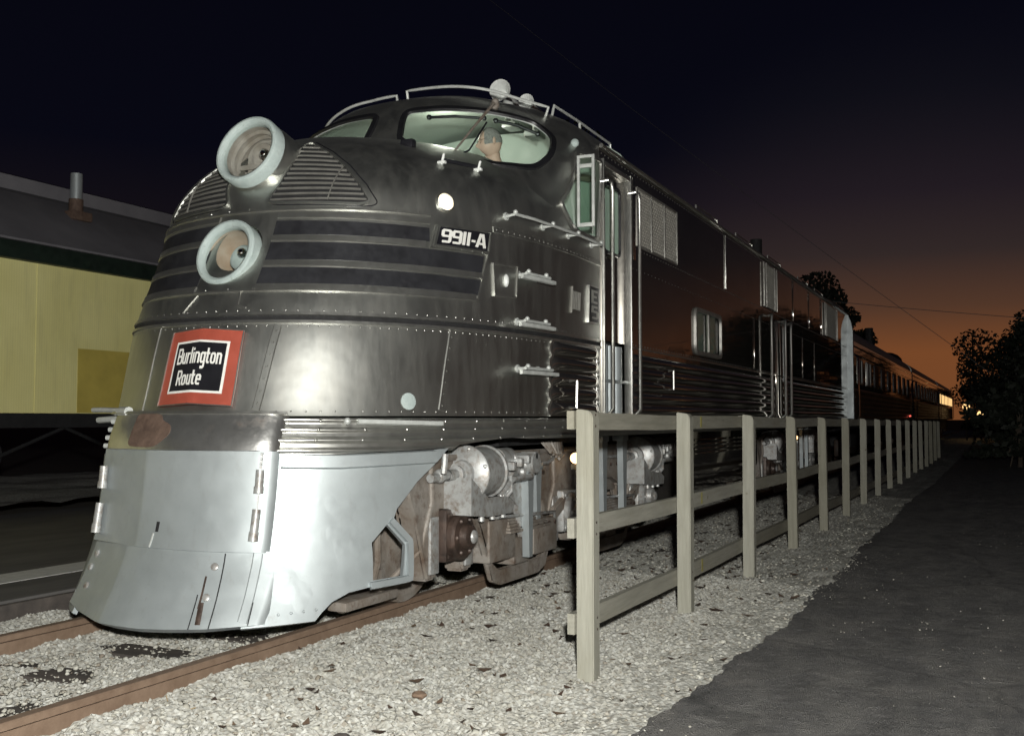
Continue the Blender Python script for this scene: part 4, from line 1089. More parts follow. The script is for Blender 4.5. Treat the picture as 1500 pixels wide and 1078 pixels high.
truck(3.3, (1.30, 3.25, 5.15))
truck(13.1, (11.25, 13.15, 15.05))
# guard casting ahead of the leading wheel and sand pipe
b = BM()
prism(b, [(.42, .62), (.42, .20), (.50, .10), (.80, .08), (1.02, .14), (1.02, .26), (.86, .24), (.82, .44), (.72, .60), (.62, .72)], .64, .80, YZ)
obj('guard_casting', b, M['truck'], L)
b = BM(); tube(b, [(.96, .72, 1.0), (.96, .70, .7), (.92, .78, .35), (.80, .88, .12)], .025, 8); obj('sand_pipe', b, M['truck'], L)
b = BM()
for k in range(4): ball(b, (.86, .50 + .14 * k, .11), .05, 8, 0, (1, 1.2, .8))
box(b, (.80, .42, .09), (.94, 1.0, .15), .02)
obj('brake_beam', b, M['truck'], L)
b = BM(); tube(b, [(1.30, .95, 1.0), (1.30, .93, .88)], .02, 8); obj('pipe_stub', b, M['tsilver'], L)
# ------------------------------------------------------------------ ground
GZ = -.15
rng = np.random.default_rng(5)
def mesh_np(name, V, F, m, kind=None, smooth=False):
    me = bpy.data.meshes.new(name)
    me.vertices.add(len(V)); me.vertices.foreach_set('co', np.asarray(V, np.float32).ravel())
    F = np.asarray(F, np.int32); n, k = F.shape
    me.loops.add(n * k); me.loops.foreach_set('vertex_index', F.ravel())
    me.polygons.add(n); me.polygons.foreach_set('loop_start', np.arange(0, n * k, k, dtype=np.int32))
    try: me.polygons.foreach_set('loop_total', np.full(n, k, np.int32))
    except Exception: pass
    me.update(calc_edges=True); me.validate()
    if smooth: me.polygons.foreach_set('use_smooth', [True] * n)
    o = link(name, me, m)
    if kind: o['kind'] = kind
    return o
t = NT('earth'); f = t.noise(.8, 6, .6); f2 = t.noise(30, 4)
t.set(base=t.mix(t.ramp(f2, [(.4, 0.), (.7, .7)]), t.ramp(f, [(.3, (.06, .052, .042)), (.7, (.12, .105, .085))]), (.03, .027, .022)), rough=.95); t.bump(f2, .5, .03)
M['earth'] = t.m
S_ = 600
mesh_np('ground', [(-S_, -S_, GZ - .05), (S_, -S_, GZ - .05), (S_, S_ * 2, GZ - .05), (-S_, S_ * 2, GZ - .05)], [(0, 1, 2, 3)], M['earth'], 'structure')
t = NT('limestone_gravel'); v = t.voro(48, 'F1', 'Color'); vd = t.voro(48); vb = t.voro(120); f = t.noise(1.3, 5, .6); f2 = t.noise(7, 5, .65)
n_ = t.n.new('ShaderNodeSeparateColor'); t.l.new(v, n_.inputs[0])
c = t.ramp(n_.outputs[0], [(0., (.32, .315, .285)), (.45, (.44, .445, .415)), (.85, (.53, .535, .505)), (1., (.25, .225, .19))])
c = t.mix(t.ramp(vd, [(.30, 0.), (.70, .45)]), c, (.26, .245, .20))
c = t.mix(t.ramp(f, [(.40, 0.), (.68, .30)]), c, (.29, .275, .23))
c = t.mix(t.ramp(f2, [(.60, 0.), (.74, .45)]), c, (.17, .135, .10))
t.set(base=c, rough=.95, spec=.15); nb_ = t.bump(vd, .28, .010); t.bump(vb, .25, .005, nb_)
M['gravel'] = t.m
_hk = [(rng.uniform(1.2, 30) , rng.uniform(0, 6.283), rng.uniform(0, 6.283)) for _ in range(28)]
def hgt(x, y):
    return sum((.020 / (1 + .42 * f_)) * np.sin(f_ * (x * math.cos(a_) + y * math.sin(a_)) + p_) for f_, a_, p_ in _hk)
def prof(x):                               # ballast shoulder: a little higher by the track, level by the path
    return GZ + .035 * np.exp(-((np.abs(x) - .9) / .5) ** 2) + .01
def grid_sheet(name, x0, x1, nx, ys, m, kind, zf):
    xs = np.linspace(x0, x1, nx); X, Y = np.meshgrid(xs, ys); Z = zf(X, Y)
    V = np.stack([X, Y, Z], -1).reshape(-1, 3); ny = len(ys)
    i = (np.arange(ny - 1)[:, None] * nx + np.arange(nx - 1)[None]).ravel()
    F = np.stack([i, i + 1, i + nx + 1, i + nx], 1)
    return mesh_np(name, V, F, m, kind, True)
EDGE = [(-8, 2.9), (-2, 2.90), (-.9, 2.92), (-.26, 2.97), (.2, 2.99), (.58, 3.05), (1.0, 3.02), (1.42, 3.06), (2.2, 3.13), (2.96, 3.12), (3.6, 3.05), (4.3, 3.12), (5.37, 3.09), (7.05, 3.06), (9.5, 3.12), (12.8, 3.04), (17, 3.14), (22, 3.16), (40, 3.2), (120, 3.4)]
def edge_x(y):
    e = np.interp(y, [p[0] for p in EDGE], [p[1] for p in EDGE])
    return e + .012 * np.sin(y * 9.3) + .010 * np.sin(y * 23.1 + 1) + .006 * np.sin(y * 51)
def ballast_z(X, Y):
    z = prof(X) + hgt(X, Y)
    return z - .08 * np.clip((X - edge_x(Y) - .02) / .06, 0, 1)
def rough_z(X, Y):                         # loose chippings: every small facet catches the light its own way
    amp = .0058 * np.where(X > 2.35, np.clip(1 - (X - 2.35) / .9, .35, 1), 1)
    dip = np.clip((.66 - np.abs(X)) / .08, 0, 1) * np.clip((1.5 - Y) / .5, 0, 1) * np.clip(.5 + 2.2 * np.sin(X * 3.1 + Y * 2.3 + 1.1) * np.sin(Y * 1.9 - X * 1.4), 0, 1)
    return ballast_z(X, Y) + rng.normal(0, 1, X.shape) * amp - .022 * dip
ys = np.concatenate([np.arange(-6, -3.2, .1), np.arange(-3.2, 4.0, .0145), np.arange(4.0, 14, .045), np.arange(14, 120, .5)])
o = grid_sheet('ballast', -1.78, 3.6, 420, ys, M['gravel'], 'structure', rough_z)
o.data.polygons.foreach_set('use_smooth', [False] * len(o.data.polygons))
# asphalt footpath with its ragged edge
t = NT('asphalt'); f = t.noise(.55, 6, .62); f2 = t.noise(5, 6, .65); v = t.voro(170); sp = t.voro(240, 'F1', 'Color'); f3 = t.noise(2.2, 7, .72, stretch=(1.5, .8, 1))
n_ = t.n.new('ShaderNodeSeparateColor'); t.l.new(sp, n_.inputs[0])
c = t.ramp(f2, [(.3, (.066, .066, .067)), (.7, (.155, .152, .149))])
c = t.mix(t.ramp(f3, [(.48, 0.), (.70, .42)]), c, (.22, .205, .18))
c = t.mix(t.ramp(n_.outputs[0], [(.70, 0.), (.98, .75)]), c, (.21, .20, .18))
wv = t.n.new('ShaderNodeTexWave'); wv.bands_direction = 'X'; wv.inputs['Scale'].default_value = .9; wv.inputs['Distortion'].default_value = 9; wv.inputs['Detail'].default_value = 5; wv.inputs['Detail Scale'].default_value = 1.3; wv.inputs['Detail Roughness'].default_value = .62
t.l.new(t.tc.outputs['Object'], wv.inputs['Vector'])
c = t.mix(t.ramp(wv.outputs['Fac'], [(.55, 0.), (.90, .30)]), c, (.20, .195, .18))
cv = t.n.new('ShaderNodeTexVoronoi'); cv.feature = 'DISTANCE_TO_EDGE'; cv.inputs['Scale'].default_value = .38
ns = t.n.new('ShaderNodeTexNoise'); ns.inputs['Scale'].default_value = 3; ns.inputs['Detail'].default_value = 5; t.l.new(t.tc.outputs['Object'], ns.inputs['Vector'])
va = t.n.new('ShaderNodeVectorMath'); va.operation = 'ADD'; vs = t.n.new('ShaderNodeVectorMath'); vs.operation = 'SCALE'; vs.inputs['Scale'].default_value = .35
t.l.new(ns.outputs['Color'], vs.inputs[0]); t.l.new(t.tc.outputs['Object'], va.inputs[0]); t.l.new(vs.outputs[0], va.inputs[1]); t.l.new(va.outputs[0], cv.inputs['Vector'])
c = t.mix(t.ramp(cv.outputs['Distance'], [(.003, .45), (.010, 0.)]), c, (.03, .03, .03))
t.set(base=c, rough=t.ramp(f3, [(.35, .55), (.6, .85)])); nb_ = t.bump(v, .8, .008); t.bump(f2, .4, .03, nb_)
M['asphalt'] = t.m
pys = np.concatenate([np.arange(-8, -3.4, .2), np.arange(-3.4, 5, .022), np.arange(5, 14, .06), np.arange(14, 120, .5)])
nx = 190; V = []
for y in pys:
    e = float(edge_x(y)); xs = np.concatenate([[e - .03], e + (np.linspace(0, 1, nx - 1) ** 1.5) * 9.0])
    z = GZ + .034 + .006 * np.sin(xs * 2.1 + y * .9) + .004 * np.sin(xs * 5 - y * 3.1); z = z + rng.normal(0, 1, len(xs)) * np.where(xs < e + 3, .0021, .0008); z[0] = GZ - .06
    V += [(x, y, q_) for x, q_ in zip(xs, z)]
i = (np.arange(len(pys) - 1)[:, None] * nx + np.arange(nx - 1)[None]).ravel()
mesh_np('footpath', V, np.stack([i, i + 1, i + nx + 1, i + nx], 1), M['asphalt'], 'structure', False)
# platform between the tracks, with painted edge line
t = NT('platform_asphalt'); f = t.noise(3, 6, .6, stretch=(1, .3, 1)); f2 = t.noise(60, 3)
t.set(base=t.ramp(f, [(.3, (.07, .067, .065)), (.7, (.125, .12, .115))]), rough=.85); t.bump(f2, .3, .01)
M['platform'] = t.m
b = BM(); box(b, (-7.2, -6, GZ - .04), (-1.72, 120, -.012), .012); o = obj('platform', b, M['platform'], None, smooth=False); o['kind'] = 'structure'
t = NT('worn_white_paint'); f = t.noise(14, 5, .7)
t.set(base=t.ramp(f, [(.25, (.10, .10, .10)), (.36, (.55, .55, .53)), (.8, (.70, .70, .68))]), rough=.8)
M['paint'] = t.m
b = BM(); box(b, (-2.76, -4, -.0115), (-2.36, 60, -.008)); o = obj('platform_line', b, M['paint'], None, smooth=False); o['kind'] = 'structure'
b = BM(); box(b, (-5.46, 6.5, -.0115), (-5.40, 9.2, -.008)); o = obj('platform_line', b, M['paint'], None, smooth=False); o['kind'] = 'structure'
b = BM(); box(b, (-1.715, -6, GZ - .05), (-1.66, 60, -.03), .01); o = obj('platform_kerb', b, M['tie'], None); o['kind'] = 'structure'
ys2 = np.arange(-6, 60, .3)
grid_sheet('far_ballast', -13, -7.15, 30, ys2, M['gravel'], 'structure', lambda X, Y: .10 + hgt(X * 2, Y) * 1.5 + 0 * X)
# the track: rails and sleepers
RAILP = [(-.07, -.155), (.07, -.155), (.07, -.145), (.014, -.125), (.010, -.045), (.035, -.032), (.035, -.006), (.028, 0), (-.028, 0), (-.035, -.006), (-.035, -.032), (-.010, -.045), (-.014, -.125), (-.07, -.145)]
track = thing('railway_track', 'rusty rails on dark wooden sleepers under the locomotive and coaches', 'railway track')
for xr in (.722, -.722):
    b = BM(); prism(b, RAILP, -9, 110, lambda p, q_, y: (xr + p, y, q_)); 
    for f_ in b.faces:
        if abs(f_.normal.z) > .9 and f_.calc_center_median().z > -.01: f_.material_index = 1
    obj('rail', b, [M['rail'], M['railtop']], track, smooth=False)
y = -4.6; tb = None
while y < 30:
    w = .115 + .01 * random.random()
    b = BM(); box(b, (-1.28 - .04 * random.random(), y - w, GZ - .14), (1.28 + .05 * random.random(), y + w, GZ + .012 + .012 * random.random() - .008), .012)
    obj('sleeper', b, M['tie'], track)
    b = BM()
    for xr in (.722, -.722): box(b, (xr - .15, y - .09, -.148), (xr + .15, y + .09, -.139)); 
    obj('tie_plate', b, M['rail'], track)
    y += .56 + .03 * random.random()
# loose stones: one heap nobody could count
ICO = bmesh.new(); bmesh.ops.create_icosphere(ICO, subdivisions=1, radius=1); ICO.verts.ensure_lookup_table()
iv = np.array([v.co[:] for v in ICO.verts]); if_ = np.array([[v.index for v in f.verts] for f in ICO.faces]); ICO.free()
def stones(name, n, sampler, smin, smax, m):
    P = sampler(n); n = len(P)
    s = smin * (smax / smin) ** (rng.random(n) ** 1.8)
    ang = rng.random((n, 3)) * 6.283
    sc3 = np.stack([s * (.8 + .6 * rng.random(n)), s * (.7 + .4 * rng.random(n)), s * (.45 + .35 * rng.random(n))], 1)
    V = iv[None] * (1 + .75 * (rng.random((n, len(iv), 1)) - .5)) * sc3[:, None]
    c, s_ = np.cos(ang), np.sin(ang)
    x, y, z = V[..., 0], V[..., 1], V[..., 2]
    ta = (ang[:, 1] - 3.14) * .15; ct, st = np.cos(ta)[:, None], np.sin(ta)[:, None]
    x, z = x * ct + z * st, -x * st + z * ct
    x, y = x * c[:, :1] - y * s_[:, :1], x * s_[:, :1] + y * c[:, :1]
    V = np.stack([x, y, z], -1) + P[:, None]
    F = if_[None] + (np.arange(n) * len(iv))[:, None, None]
    return mesh_np(name, V.reshape(-1, 3), F.reshape(-1, 3), m)
t = NT('stone'); g = t.n.new('ShaderNodeNewGeometry'); f = t.noise(25, 4)
c = t.ramp(g.outputs['Random Per Island'], [(0., (.22, .19, .15)), (.15, (.30, .29, .25)), (.55, (.42, .415, .365)), (.9, (.50, .495, .44)), (1., (.17, .14, .11))])
t.set(base=t.mix(t.ramp(f, [(.4, 0.), (.75, .5)]), c, (.24, .22, .18)), rough=.92, spec=.2)
M['stone'] = t.m
def samp(n):
    y = -3.2 + 16 * rng.random(n) ** 1.7; x = -1.6 + 4.9 * rng.random(n)
    dens_ = np.where(x > 2.2, .55, 1.0) * np.where(y > 5, .8, 1)
    k = rng.random(n) < dens_
    x, y = x[k], y[k]
    ok = (np.abs(np.abs(x) - .722) > .05) & (x < edge_x(y) + .05 - .15 * rng.random(len(x)) ** 3)
    x, y = x[ok], y[ok]
    return np.stack([x, y, prof(x) + hgt(x, y) + .002], 1)
o = stones('loose_gravel', 30000, samp, .005, .019, M['stone']); o['kind'] = 'stuff'; o['label'] = 'crushed pale limestone lying around the rails and fence'
def samp2(n):
    y = -3 + 12 * rng.random(n); x = edge_x(y) + .02 + 3.2 * rng.random(n) ** 4; _ = -3 + 12 * rng.random(n)
    return np.stack([x, y, np.full(n, GZ + .032)], 1)
o = stones('path_grit', 1600, samp2, .002, .007, M['stone']); o['kind'] = 'stuff'; o['label'] = 'stray pale grit scattered over the asphalt path'
# fallen leaves and chips
t = NT('dead_leaf'); g = t.n.new('ShaderNodeNewGeometry')
t.set(base=t.ramp(g.outputs['Random Per Island'], [(0., (.05, .035, .025)), (.5, (.11, .065, .045)), (1., (.20, .14, .09))]), rough=.8)
M['leaf_dead'] = t.m
V, F = [], []
for k in range(650):
    if random.random() < .72: x = random.gauss(1.55, .45); y_ = 1.0 + 14 * random.random() ** .8
    else: x = .8 + 2.2 * random.random(); y_ = -2.6 + 8 * random.random()
    if x < .80 or x > 3.0: continue
    r = random.uniform(.012, .038); a = random.random() * 6.28; z = float(prof(np.array(x)) + hgt(np.array(x), np.array(y_))) + .014
    i0 = len(V)
    for q_, rr, dz in ((0, 1.3, random.uniform(0, .02)), (1.57, .55, 0), (3.14, 1.2, random.uniform(0, .02)), (4.71, .55, 0)):
        V.append((x + r * rr * math.cos(a + q_), y_ + r * rr * math.sin(a + q_), z + dz))
    F.append((i0, i0 + 1, i0 + 2, i0 + 3))
o = mesh_np('leaf_litter', V, F, M['leaf_dead'], 'stuff'); o['label'] = 'brown dead leaves strewn over the gravel'
b = BM(); ball(b, (.02, -.9, 0), .1, 10)
b.clear()
def lump(c, r, sx, sy, sz, m, name, label, cat):
    q_ = bmesh.new(); bmesh.ops.create_icosphere(q_, subdivisions=2, radius=1)
    for v in q_.verts: v.co = Vector((v.co.x * sx, v.co.y * sy, v.co.z * sz)) * r * (1 + .25 * (random.random() - .5)) + Vector(c)
    o = obj(name, q_, m, None, ang=20); tag(o, label, cat); return o
lump((1.86, -.95, GZ + .02), .045, 1.2, 1.0, .55, M['tie'], 'dark_stone', 'single dark stone lying on pale gravel in front of the fence', 'stone')
lump((1.80, -.20, GZ + .02), .035, 1.1, 1.0, .6, M['rail'], 'brown_stone', 'small brown stone lying on the gravel beside the near rail', 'stone')
b = BM()
for k in range(7):
    a = random.uniform(0, 6.28); r = random.uniform(.05, .16); tube(b, [(.95, -.98, GZ + .02), (.95 + r * math.cos(a), -.98 + r * math.sin(a), GZ + .03 + random.random() * .05)], .0022, 4)
tag(obj('grass_tuft', b, M['patchcol'], None), 'dry straw tuft lying against the near rail', 'grass tuft')
# ------------------------------------------------------------------ fence of posts and three rails
NAILS = []
M['resin'] = plain('resin_stain', (.30, .27, .07), .6, 0, .15, 30)
fence = thing('wooden_fence', 'weathered grey timber fence of square posts and three rails beside the track', 'fence', (2.42, .5, GZ))
fence_y = [.53, 2.38, 4.36, 6.42, 8.46, 10.45, 12.45, 14.5, 16.6, 18.7, 20.8, 22.9, 25.0, 27.1, 29.2, 31.3, 33.4]
fx = lambda y: 2.40 + .0035 * y
ftop = lambda y: 1.262 - .0042 * y
def wobble(vs, a=.004):
    for v in vs:
        if v.is_valid: v.co += Vector((random.uniform(-a, a), random.uniform(-a, a), random.uniform(-a, a)))
for y in fence_y:
    x = fx(y); h = ftop(y); b = BM()
    prof_ = [(x - .048, GZ - .12), (x + .048, GZ - .12), (x + .048, h - .03), (x + .030, h), (x - .048, h + .012)]
    tw_ = random.uniform(-.01, .01)
    prism(b, prof_, y - .048, y + .048, lambda p, q_, t_: (p + tw_ * (q_ - GZ), t_ + random.uniform(-.002, .002), q_))
    bmesh.ops.bevel(b, geom=b.edges[:], offset=.006, segments=2, affect='EDGES')
    o = obj('post', b, M['post'], fence); o.location = (-2.42, -.5, -GZ)
for hz, hh in ((-.050, .098), (-.620, .104), (-1.12, .108)):
    for k in range(0, len(fence_y) - 1, 2):
        y0, y1 = fence_y[k], fence_y[min(k + 2, len(fence_y) - 1)]
        if k == 0: y0 -= .075
        b = BM(); n = 8; rows = []
        for i_ in range(n + 1):
            y = y0 + .004 + (y1 - y0 - .008) * i_ / n; sag = -.010 * math.sin(math.pi * i_ / n) + random.uniform(-.002, .002)
            z = ftop(y) + hz + sag - hh / 2; x = fx(y) - .050
            rows.append([b.verts.new(c_) for c_ in ((x - .040, y, z), (x, y, z), (x, y, z + hh), (x - .040, y, z + hh))])
        for a_, c_ in zip(rows, rows[1:]):
            for j in range(4): b.faces.new((a_[j], a_[(j + 1) % 4], c_[(j + 1) % 4], c_[j]))
        b.faces.new(rows[0][::-1]); b.faces.new(rows[-1])
        o = obj('rail_board', b, M['board'], fence, ang=30); o.location = (-2.42, -.5, -GZ)
        if k == 0:
            b = BM(); yy = fence_y[1] + .62; zz = ftop(yy) + hz; box(b, (fx(yy) - .0499, yy - .02, zz - hh / 2 + .004), (fx(yy) - .0488, yy + .02, zz + hh / 2 - .014)); s_ = obj('resin_stain', b, M['resin'], o, smooth=False)
        for yy in fence_y[k:k + 3]:
            for dz in (-.03, .03):
                z = ftop(yy) + hz + dz; b = BM(); lathe(b, [(0, .0075), (.002, .006), (.0025, 0)], (fx(yy) + .0485, yy + random.uniform(-.012, .012), z), (1, 0, 0), 8); NAILS.append(b) if yy < 15 else b.free()

for b in NAILS:
    o = obj('nail_head', b, M['grease'], fence); o.location = (-2.42, -.5, -GZ)
# ------------------------------------------------------------------ coaches
M['coach_flute'] = plain('coach_flute_darkened_steel', (.05, .047, .045), .35, .8, .2, 3)  # darkened steel: reflection of black trees and ground put into the colour
def coach(y0, y1, label, lit=False, blinds=(), dome=None):
    c = thing('passenger_coach', label, 'coach', (0, y0, 0), 'coaches behind the locomotive'); n0 = len(bpy.data.objects)
    def add(name, b, m, p=None, **k):
        o = obj(name, b, m, p or c, **k)
        if (p or c) is c: o.location = (0, -y0, 0)
        return o
    Lc = y1 - y0
    sec = [(-1.46, 1.15), (1.46, 1.15), (1.46, 2.90), (1.43, 3.0)] + [(1.42 * math.cos(R(a)), 3.02 + .58 * math.sin(R(a))) for a in range(10, 180, 10)] + [(-1.43, 3.0), (-1.46, 2.90)]
    b = BM(); prism(b, sec[:4] + [(-1.43, 3.0), (-1.46, 2.9)], y0, y1, XZ); add('body', b, M['side'], ang=20)
    b = BM(); prism(b, [(1.44, 3.001)] + sec[4:-2] + [(-1.44, 3.001)], y0 + .01, y1 - .01, XZ); rf = add('roof', b, M['slat'], ang=25)
    b = BM(); nz = 30; rows = [[b.verts.new((1.463 + .022 * abs(math.sin(math.pi * (j / nz) * 6)), y, 1.16 + .74 * j / nz)) for j in range(nz + 1)] for y in (y0 + .3, y1 - .3)]
    for j in range(nz): b.faces.new((rows[0][j], rows[1][j], rows[1][j + 1], rows[0][j + 1]))
    add('fluting', b, M['coach_flute'], ang=70)
    n = int((Lc - 3) / 1.55)
    for k in range(n):
        yy = y0 + 1.7 + k * (Lc - 3.4) / max(1, n - 1)
        b = BM(); box(b, (1.462, yy - .50, 2.02), (1.474, yy + .50, 2.62), .008); wf = add('window', b, M['trim'] if k in blinds else M['black'])
        b = BM(); box(b, (1.475, yy - .45, 2.06), (1.478, yy + .45, 2.58))
        obj('pane', b, (M['lamp_far'] if lit else M['black']), wf, smooth=False)
        if k in blinds:
            for a_ in (-.42, .18):
                b = BM(); box(b, (1.4785, yy + a_, 2.06), (1.484, yy + a_ + .24, 2.58)); obj('blind', b, M['white'], wf, smooth=False)
    b = BM()
    for z in (2.68, 2.86): box(b, (1.462, y0 + .1, z - .012), (1.474, y1 - .1, z + .012), .004)
    add('letterboard_rail', b, M['side'])
    for yy in (y0 + .7, y1 - .7):
        b = BM(); tube(b, [(1.47, yy, 1.2), (1.55, yy, 1.26), (1.55, yy, 2.60), (1.47, yy, 2.66)], .02, 8); add('handrail', b, M['chrome'])
    b = BM(); box(b, (-1.2, y0 + 2, .55), (1.2, y1 - 2, 1.14), .05); add('underframe', b, M['dark'])
    for yt in (y0 + 2.2, y1 - 2.2):
        b = BM(); box(b, (.98, yt - 1.5, .35), (1.12, yt + 1.5, .75), .06); tk = add('truck_frame', b, M['grease'])
        for d in (-1.1, 1.1):
            b = BM(); lathe(b, [(-.06, 0), (-.06, .43), (.06, .43), (.06, 0)], (.74, yt + d, .452), (1, 0, 0), 24); add('wheel', b, M['grease'])
    b = BM(); box(b, (-.9, y1, 1.2), (.9, y1 + .55, 3.2)); add('diaphragm', b, M['rubber'])
    b = BM()
    if dome == 'stack':
        for yy in (y0 + 9.0,): cyl(b, (.9, yy, 3.3), (.9, yy, 3.95), .12, 10)
    if dome == 'hatch': ball(b, (.3, y0 + 3, 3.55), .7, 14, 0, (.8, 2.2, .55))
    if dome: add('roof_vent', b, M['dark'])
    else: b.free()
    return c
coach(18.95, 36.6, 'unlit silver coach coupled directly behind the locomotive, white blinds in its first windows', blinds=(0, 1), dome='stack')
coach(37.2, 55.0, 'dark silver coach between the white-blinded coach and the lit one', dome='hatch')
coach(55.6, 74.0, 'farthest coach of the train, its windows glowing yellow', lit=True)
b = BM(); tube(b, [(1.50, 34.6, 1.30), (1.56, 34.6, 1.32)], .03, 10); ml = obj('marker_light', b, M['lamp_red'], None); tag(ml, 'small red marker light low on the first coach', 'marker light')

# ------------------------------------------------------------------ yellow wooden car on the far track
XC = -6.9
car = thing('boarding_car', 'yellow boarded wooden railway car with dark green eaves and grey roof', 'railway car', (XC - 1.45, 0, .25))
def cadd(name, b, m, p=None, **k):
    o = obj(name, b, m, p or car, **k)
    if p is None: o.location = (1.45 - XC, 0, -.25)
    return o
t = NT('yellow_boards')
w = t.n.new('ShaderNodeTexWave'); w.bands_direction = 'Y'; w.inputs['Scale'].default_value = 8.5; w.inputs['Distortion'].default_value = .3; t.l.new(t.tc.outputs['Object'], w.inputs['Vector'])
f = t.noise(1.2, 5, .6); f2 = t.noise(8, 4, .6, stretch=(1, 1, .15))
c = t.ramp(f, [(.3, (.74, .69, .29)), (.7, (.83, .78, .36))])
c = t.mix(t.ramp(f2, [(.5, 0.), (.75, .25)]), c, (.44, .41, .21))
c = t.mix(t.ramp(w.outputs['Fac'], [(.0, .18), (.10, 0.)]), c, (.34, .31, .14))
t.set(base=c, rough=.6); t.bump(w.outputs['Fac'], .12, .006)
M['yellow'] = t.m
M['ochre'] = plain('ochre_patch', (.50, .40, .09), .6, 0, .1, 4)
M['green'] = plain('dark_green_paint', (.010, .018, .013), .5, 0, .3, 5)
t = NT('roof_felt'); f = t.noise(1.4, 5, .6); t.set(base=t.ramp(f, [(.3, (.13, .125, .14)), (.7, (.18, .175, .19))]), rough=.9); t.bump(t.noise(30, 3), .3, .01); M['felt'] = t.m
b = BM(); box(b, (XC - 2.9, -7, 1.29), (XC, 22, 3.24)); cadd('body', b, M['yellow'], smooth=False)
for yy in (3.05, 4.75, 9.6): b = BM(); box(b, (XC + .001, yy - .012, 1.30), (XC + .008, yy + .012, 3.235)); cadd('batten', b, M['yellow'], smooth=False)
b = BM(); box(b, (XC + .002, 5.42, 1.30), (XC + .006, 7.6, 2.17)); cadd('paint_patch', b, M['ochre'], smooth=False)
b = BM(); box(b, (XC - 2.92, -7.05, 3.242), (XC + .10, 22.05, 3.47), .01); cadd('eave_board', b, M['green'])
b = BM(); prism(b, [(XC + .14, 3.472), (XC + .14, 3.50), (XC - .35, 3.85), (XC - .95, 4.34), (XC - 1.45, 4.46), (XC - 1.95, 4.34), (XC - 2.55, 3.85), (XC - 3.04, 3.50), (XC - 3.04, 3.472)], -7.1, 22.1, XZ); cadd('roof', b, M['felt'], ang=50)
b = BM(); prism(b, [(XC - .98, 4.382), (XC - .98, 4.58), (XC - 1.45, 4.72), (XC - 1.92, 4.58), (XC - 1.92, 4.382)], -7.1, 22.1, XZ); cadd('ridge', b, M['felt'], ang=50)
b = BM(); cyl(b, (XC - .72, 5.97, 4.38), (XC - .72, 5.97, 4.76), .085, 16); sj = cadd('smoke_jack', b, M['silver'])
b = BM(); cyl(b, (XC - .72, 5.97, 4.12), (XC - .72, 5.97, 4.385), .10, 16); box(b, (XC - .90, 5.80, 4.06), (XC - .56, 6.14, 4.20), .03); obj('flashing', b, M['scab'], sj)
b = BM(); box(b, (XC - 2.8, -6.8, 1.10), (XC - .05, 21.8, 1.285)); cadd('sill', b, M['dark'])
b = BM()
for k in range(10): tube(b, [(XC - .2, -5 + 2.6 * k, 1.1), (XC - .25, -3.7 + 2.6 * k, .62), (XC - .2, -2.4 + 2.6 * k, 1.1)], .025, 6)
box(b, (XC - 1.2, 1.5, .55), (XC - .25, 2.6, 1.08), .03); box(b, (XC - 1.2, 7.2, .65), (XC - .35, 8.4, 1.08), .03)
cyl(b, (XC - .6, 3.4, .75), (XC - .6, 4.6, .75), .2, 12)
cadd('underbody_gear', b, M['dark'])
for yy in (-4.5, 10.2, 12.4):
    b = BM(); lathe(b, [(-.06, 0), (-.06, .43), (.06, .43), (.06, 0)], (XC - .7, yy, .62), (1, 0, 0), 24); cadd('wheel', b, M['grease'])
